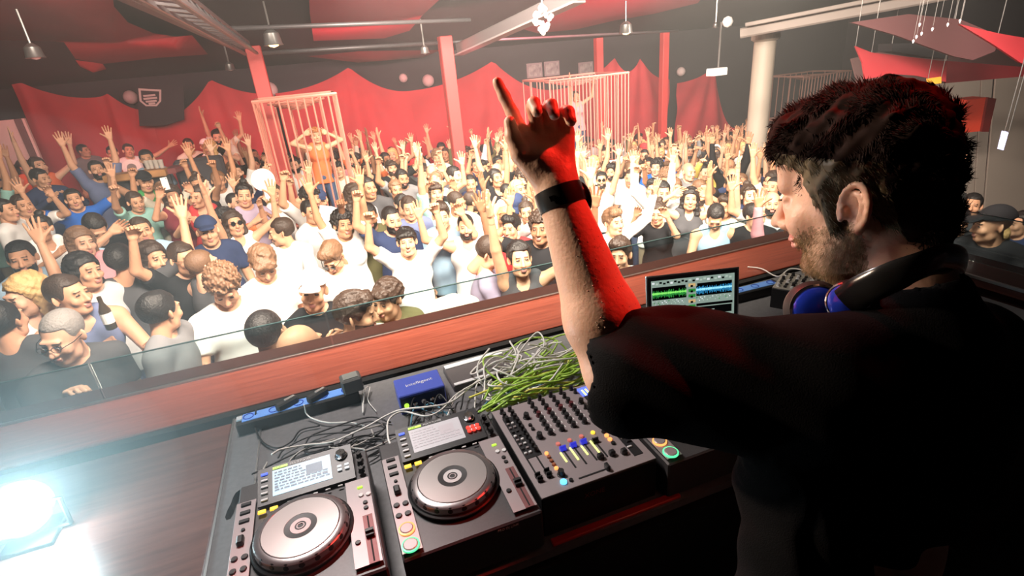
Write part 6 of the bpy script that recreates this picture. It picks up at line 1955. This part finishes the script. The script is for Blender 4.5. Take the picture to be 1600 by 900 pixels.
# the two cages stand free
spots = [s for s in spots if not (-.95 < s[1] < .85 and 7.2 < s[2] < 8.8) and not (3.9 < s[1] < 6.3 and 9.2 < s[2] < 11.2)]
spots.sort()
for d, X, Y, px, py in spots[:300 - len(NAMED)]:
    for attempt in range(60):
        fem = rc.random() < .3
        pose = rc.choice(POSEF if fem else POSEM)
        hs = rc.choice(HAIRW['f' if fem else 'm'])
        hcol = rc.choice(['black', 'black', 'dark brown', 'dark brown', 'light brown', 'blond'] if fem else ['black', 'black', 'dark brown', 'dark brown', 'light brown'])
        if hs == 'cap': hcol = rc.choice(['white', 'black', 'navy', 'red'])
        colr = rc.choice(COLW)
        st = rc.choice(['tank', 'tank', 'tee'] if fem else ['tee', 'tee', 'tee', 'tank', 'loose', 'long'])
        hd = (hcol + ' cap') if hs == 'cap' else HNAME[hs].format(hcol)
        lab = '%s in %s %s, %s, %s' % (hd, colr, SNAME[st], PNAME[pose], place_name(px, Y))
        lab = ('woman with ' if fem else 'man with ') + lab
        lab = lab.replace('man with shaved', 'man with shaved')
        key = (fem, hd, colr, st, PNAME[pose], place_name(px, Y))
        if len(lab.split()) > 16:
            lab = lab.replace(' rows ', ' ').replace(', one arm stretched high', ', one arm high').replace('both arms waving wide', 'arms waving').replace('both hands before the face', 'hands at face').replace('one hand before the face', 'hand at face').replace('one finger pointing up', 'pointing up').replace('both hands on the head', 'hands on head').replace('one hand on the head', 'hand on head').replace('at the left by the pale door', 'by pale door').replace('left of the middle red pillar', 'left of middle pillar').replace('right of the middle red pillar', 'right of middle pillar').replace('left of the white column', 'left of column').replace('hair in a bun', 'bun')
        if len(lab.split()) <= 16 and lab not in used_labels: break
    used_labels.add(lab)
    person((X, Y, floor_z(X, Y)), face_cam(X, Y, rc.gauss(0, .3)), pose, st, colr, hs, hcol, rc.choice([0, 1, 1, 1, 2, 2, 3]), (not fem) and rc.random() < .35, rc.uniform(.95, 1.06), rc.choice([0, 0, 1, 2]), lab,
           'dancers in the ' + ('front rows' if Y < 5 else 'middle rows' if Y < 8 else 'back rows'))

# ---------------------------------------------------------------- dancers in the cages, things held in the crowd
person((c1[0] + .12, c1[1] - .05, -.03), face_cam(c1[0], c1[1], .2), 'head_both', 'tank', 'orange', 'curly', 'ginger', 1, False, .80, 0, 'curly ginger-haired dancer in orange top inside the near cage', 'dancers in the cages')
person((c2[0] + .05, c2[1], -.2), face_cam(c2[0], c2[1], .4), 'wave_f', 'tank', 'pink', 'pony', 'dark brown', 1, False, .86, 0, 'dancer with a ponytail in pink top inside the far cage', 'dancers in the cages')
FANW = mat('fan_white', (.80, .76, .72), rough=.5)
def round_fan(px, py, d, rad, label, dark=True):
    p = atd(px, py, d)
    r = empty('round_fan', tuple(p), label=label, cat='fan')
    R_ = Vector(tuple(CAMPOS - p)).to_track_quat('Z', 'Y').to_matrix()
    mb = MB(); mb.lathe([(.0001, 0), (rad, 0), (rad, .006), (.0001, .008)], n=28, M=R_, cap=False); mb.build('disc', FANW, r)
    if dark:
        mb = MB(); mb.lathe([(.0001, .0095), (rad * .5, .0085)], n=24, M=R_, cap=False); mb.build('centre_print', mat('fan_centre', (.20, .20, .18), rough=.6), r)
    mb = MB(); mb.tube([(0, 0, -rad * .95), (0, 0, -rad - .12)], .008, 6); mb.build('handle', FANW, r)
h = np.linalg.norm
pw = solve_head(201, 236)
dd = (pw - CAMPOS) @ CW
round_fan(206, 262, dd - .35, .135, 'round white fan with dark centre held up on the raised platform')
pw = solve_head(430, 304); dd = (pw - CAMPOS) @ CW
round_fan(411, 281, dd - .25, .13, 'plain white round fan held above the heads under the near cage', False)
# bottle held by the man in slate blue
pb = atd(166, 492, (solve_head(108, 462) - CAMPOS) @ CW - .12)
r = empty('drink_bottle', tuple(pb), label='small dark bottle with a pale label held by the man in slate blue', cat='bottle')
mb = MB(); mb.lathe([(.027, -.09), (.03, -.085), (.03, .03), (.012, .075), (.012, .115), (.0001, .115)], n=16); mb.build('glass', mat('bottle_brown', (.05, .03, .015), rough=.1), r, smooth='auto')
mb = MB(); mb.lathe([(.0306, -.05), (.0306, .015)], n=16, cap=False); mb.build('label', mat('label_white', (.8, .8, .8), rough=.5), r)
# phones
def phone(px, py, d, label, glow=False):
    p = atd(px, py, d)
    r = empty('mobile_phone', tuple(p), face_cam(p[0], p[1], 0), label, 'phone', 'phones held up in the crowd')
    mb = MB(); mb.box((0, 0, 0), (.068, .009, .138), bev=.003); mb.build('body', WHP if not glow else BLKP, r)
    mb = MB(); mb.lathe([(.006, 0), (.0001, .001)], (.022, -.0047, .055), 10, Matrix.Rotation(R2(90), 3, 'X'), cap=False); mb.build('camera_lens', BLKP, r)
for px, py, lab in ((418, 300, 'white phone held up left under the near cage'), (258, 287, 'white phone raised over the man in mint tee'), (1501, 312, 'dark phone held by the person in black cap')):
    pw = solve_head(px, py + 25); phone(px, py, (pw - CAMPOS) @ CW - .25, lab, 'dark' in lab)
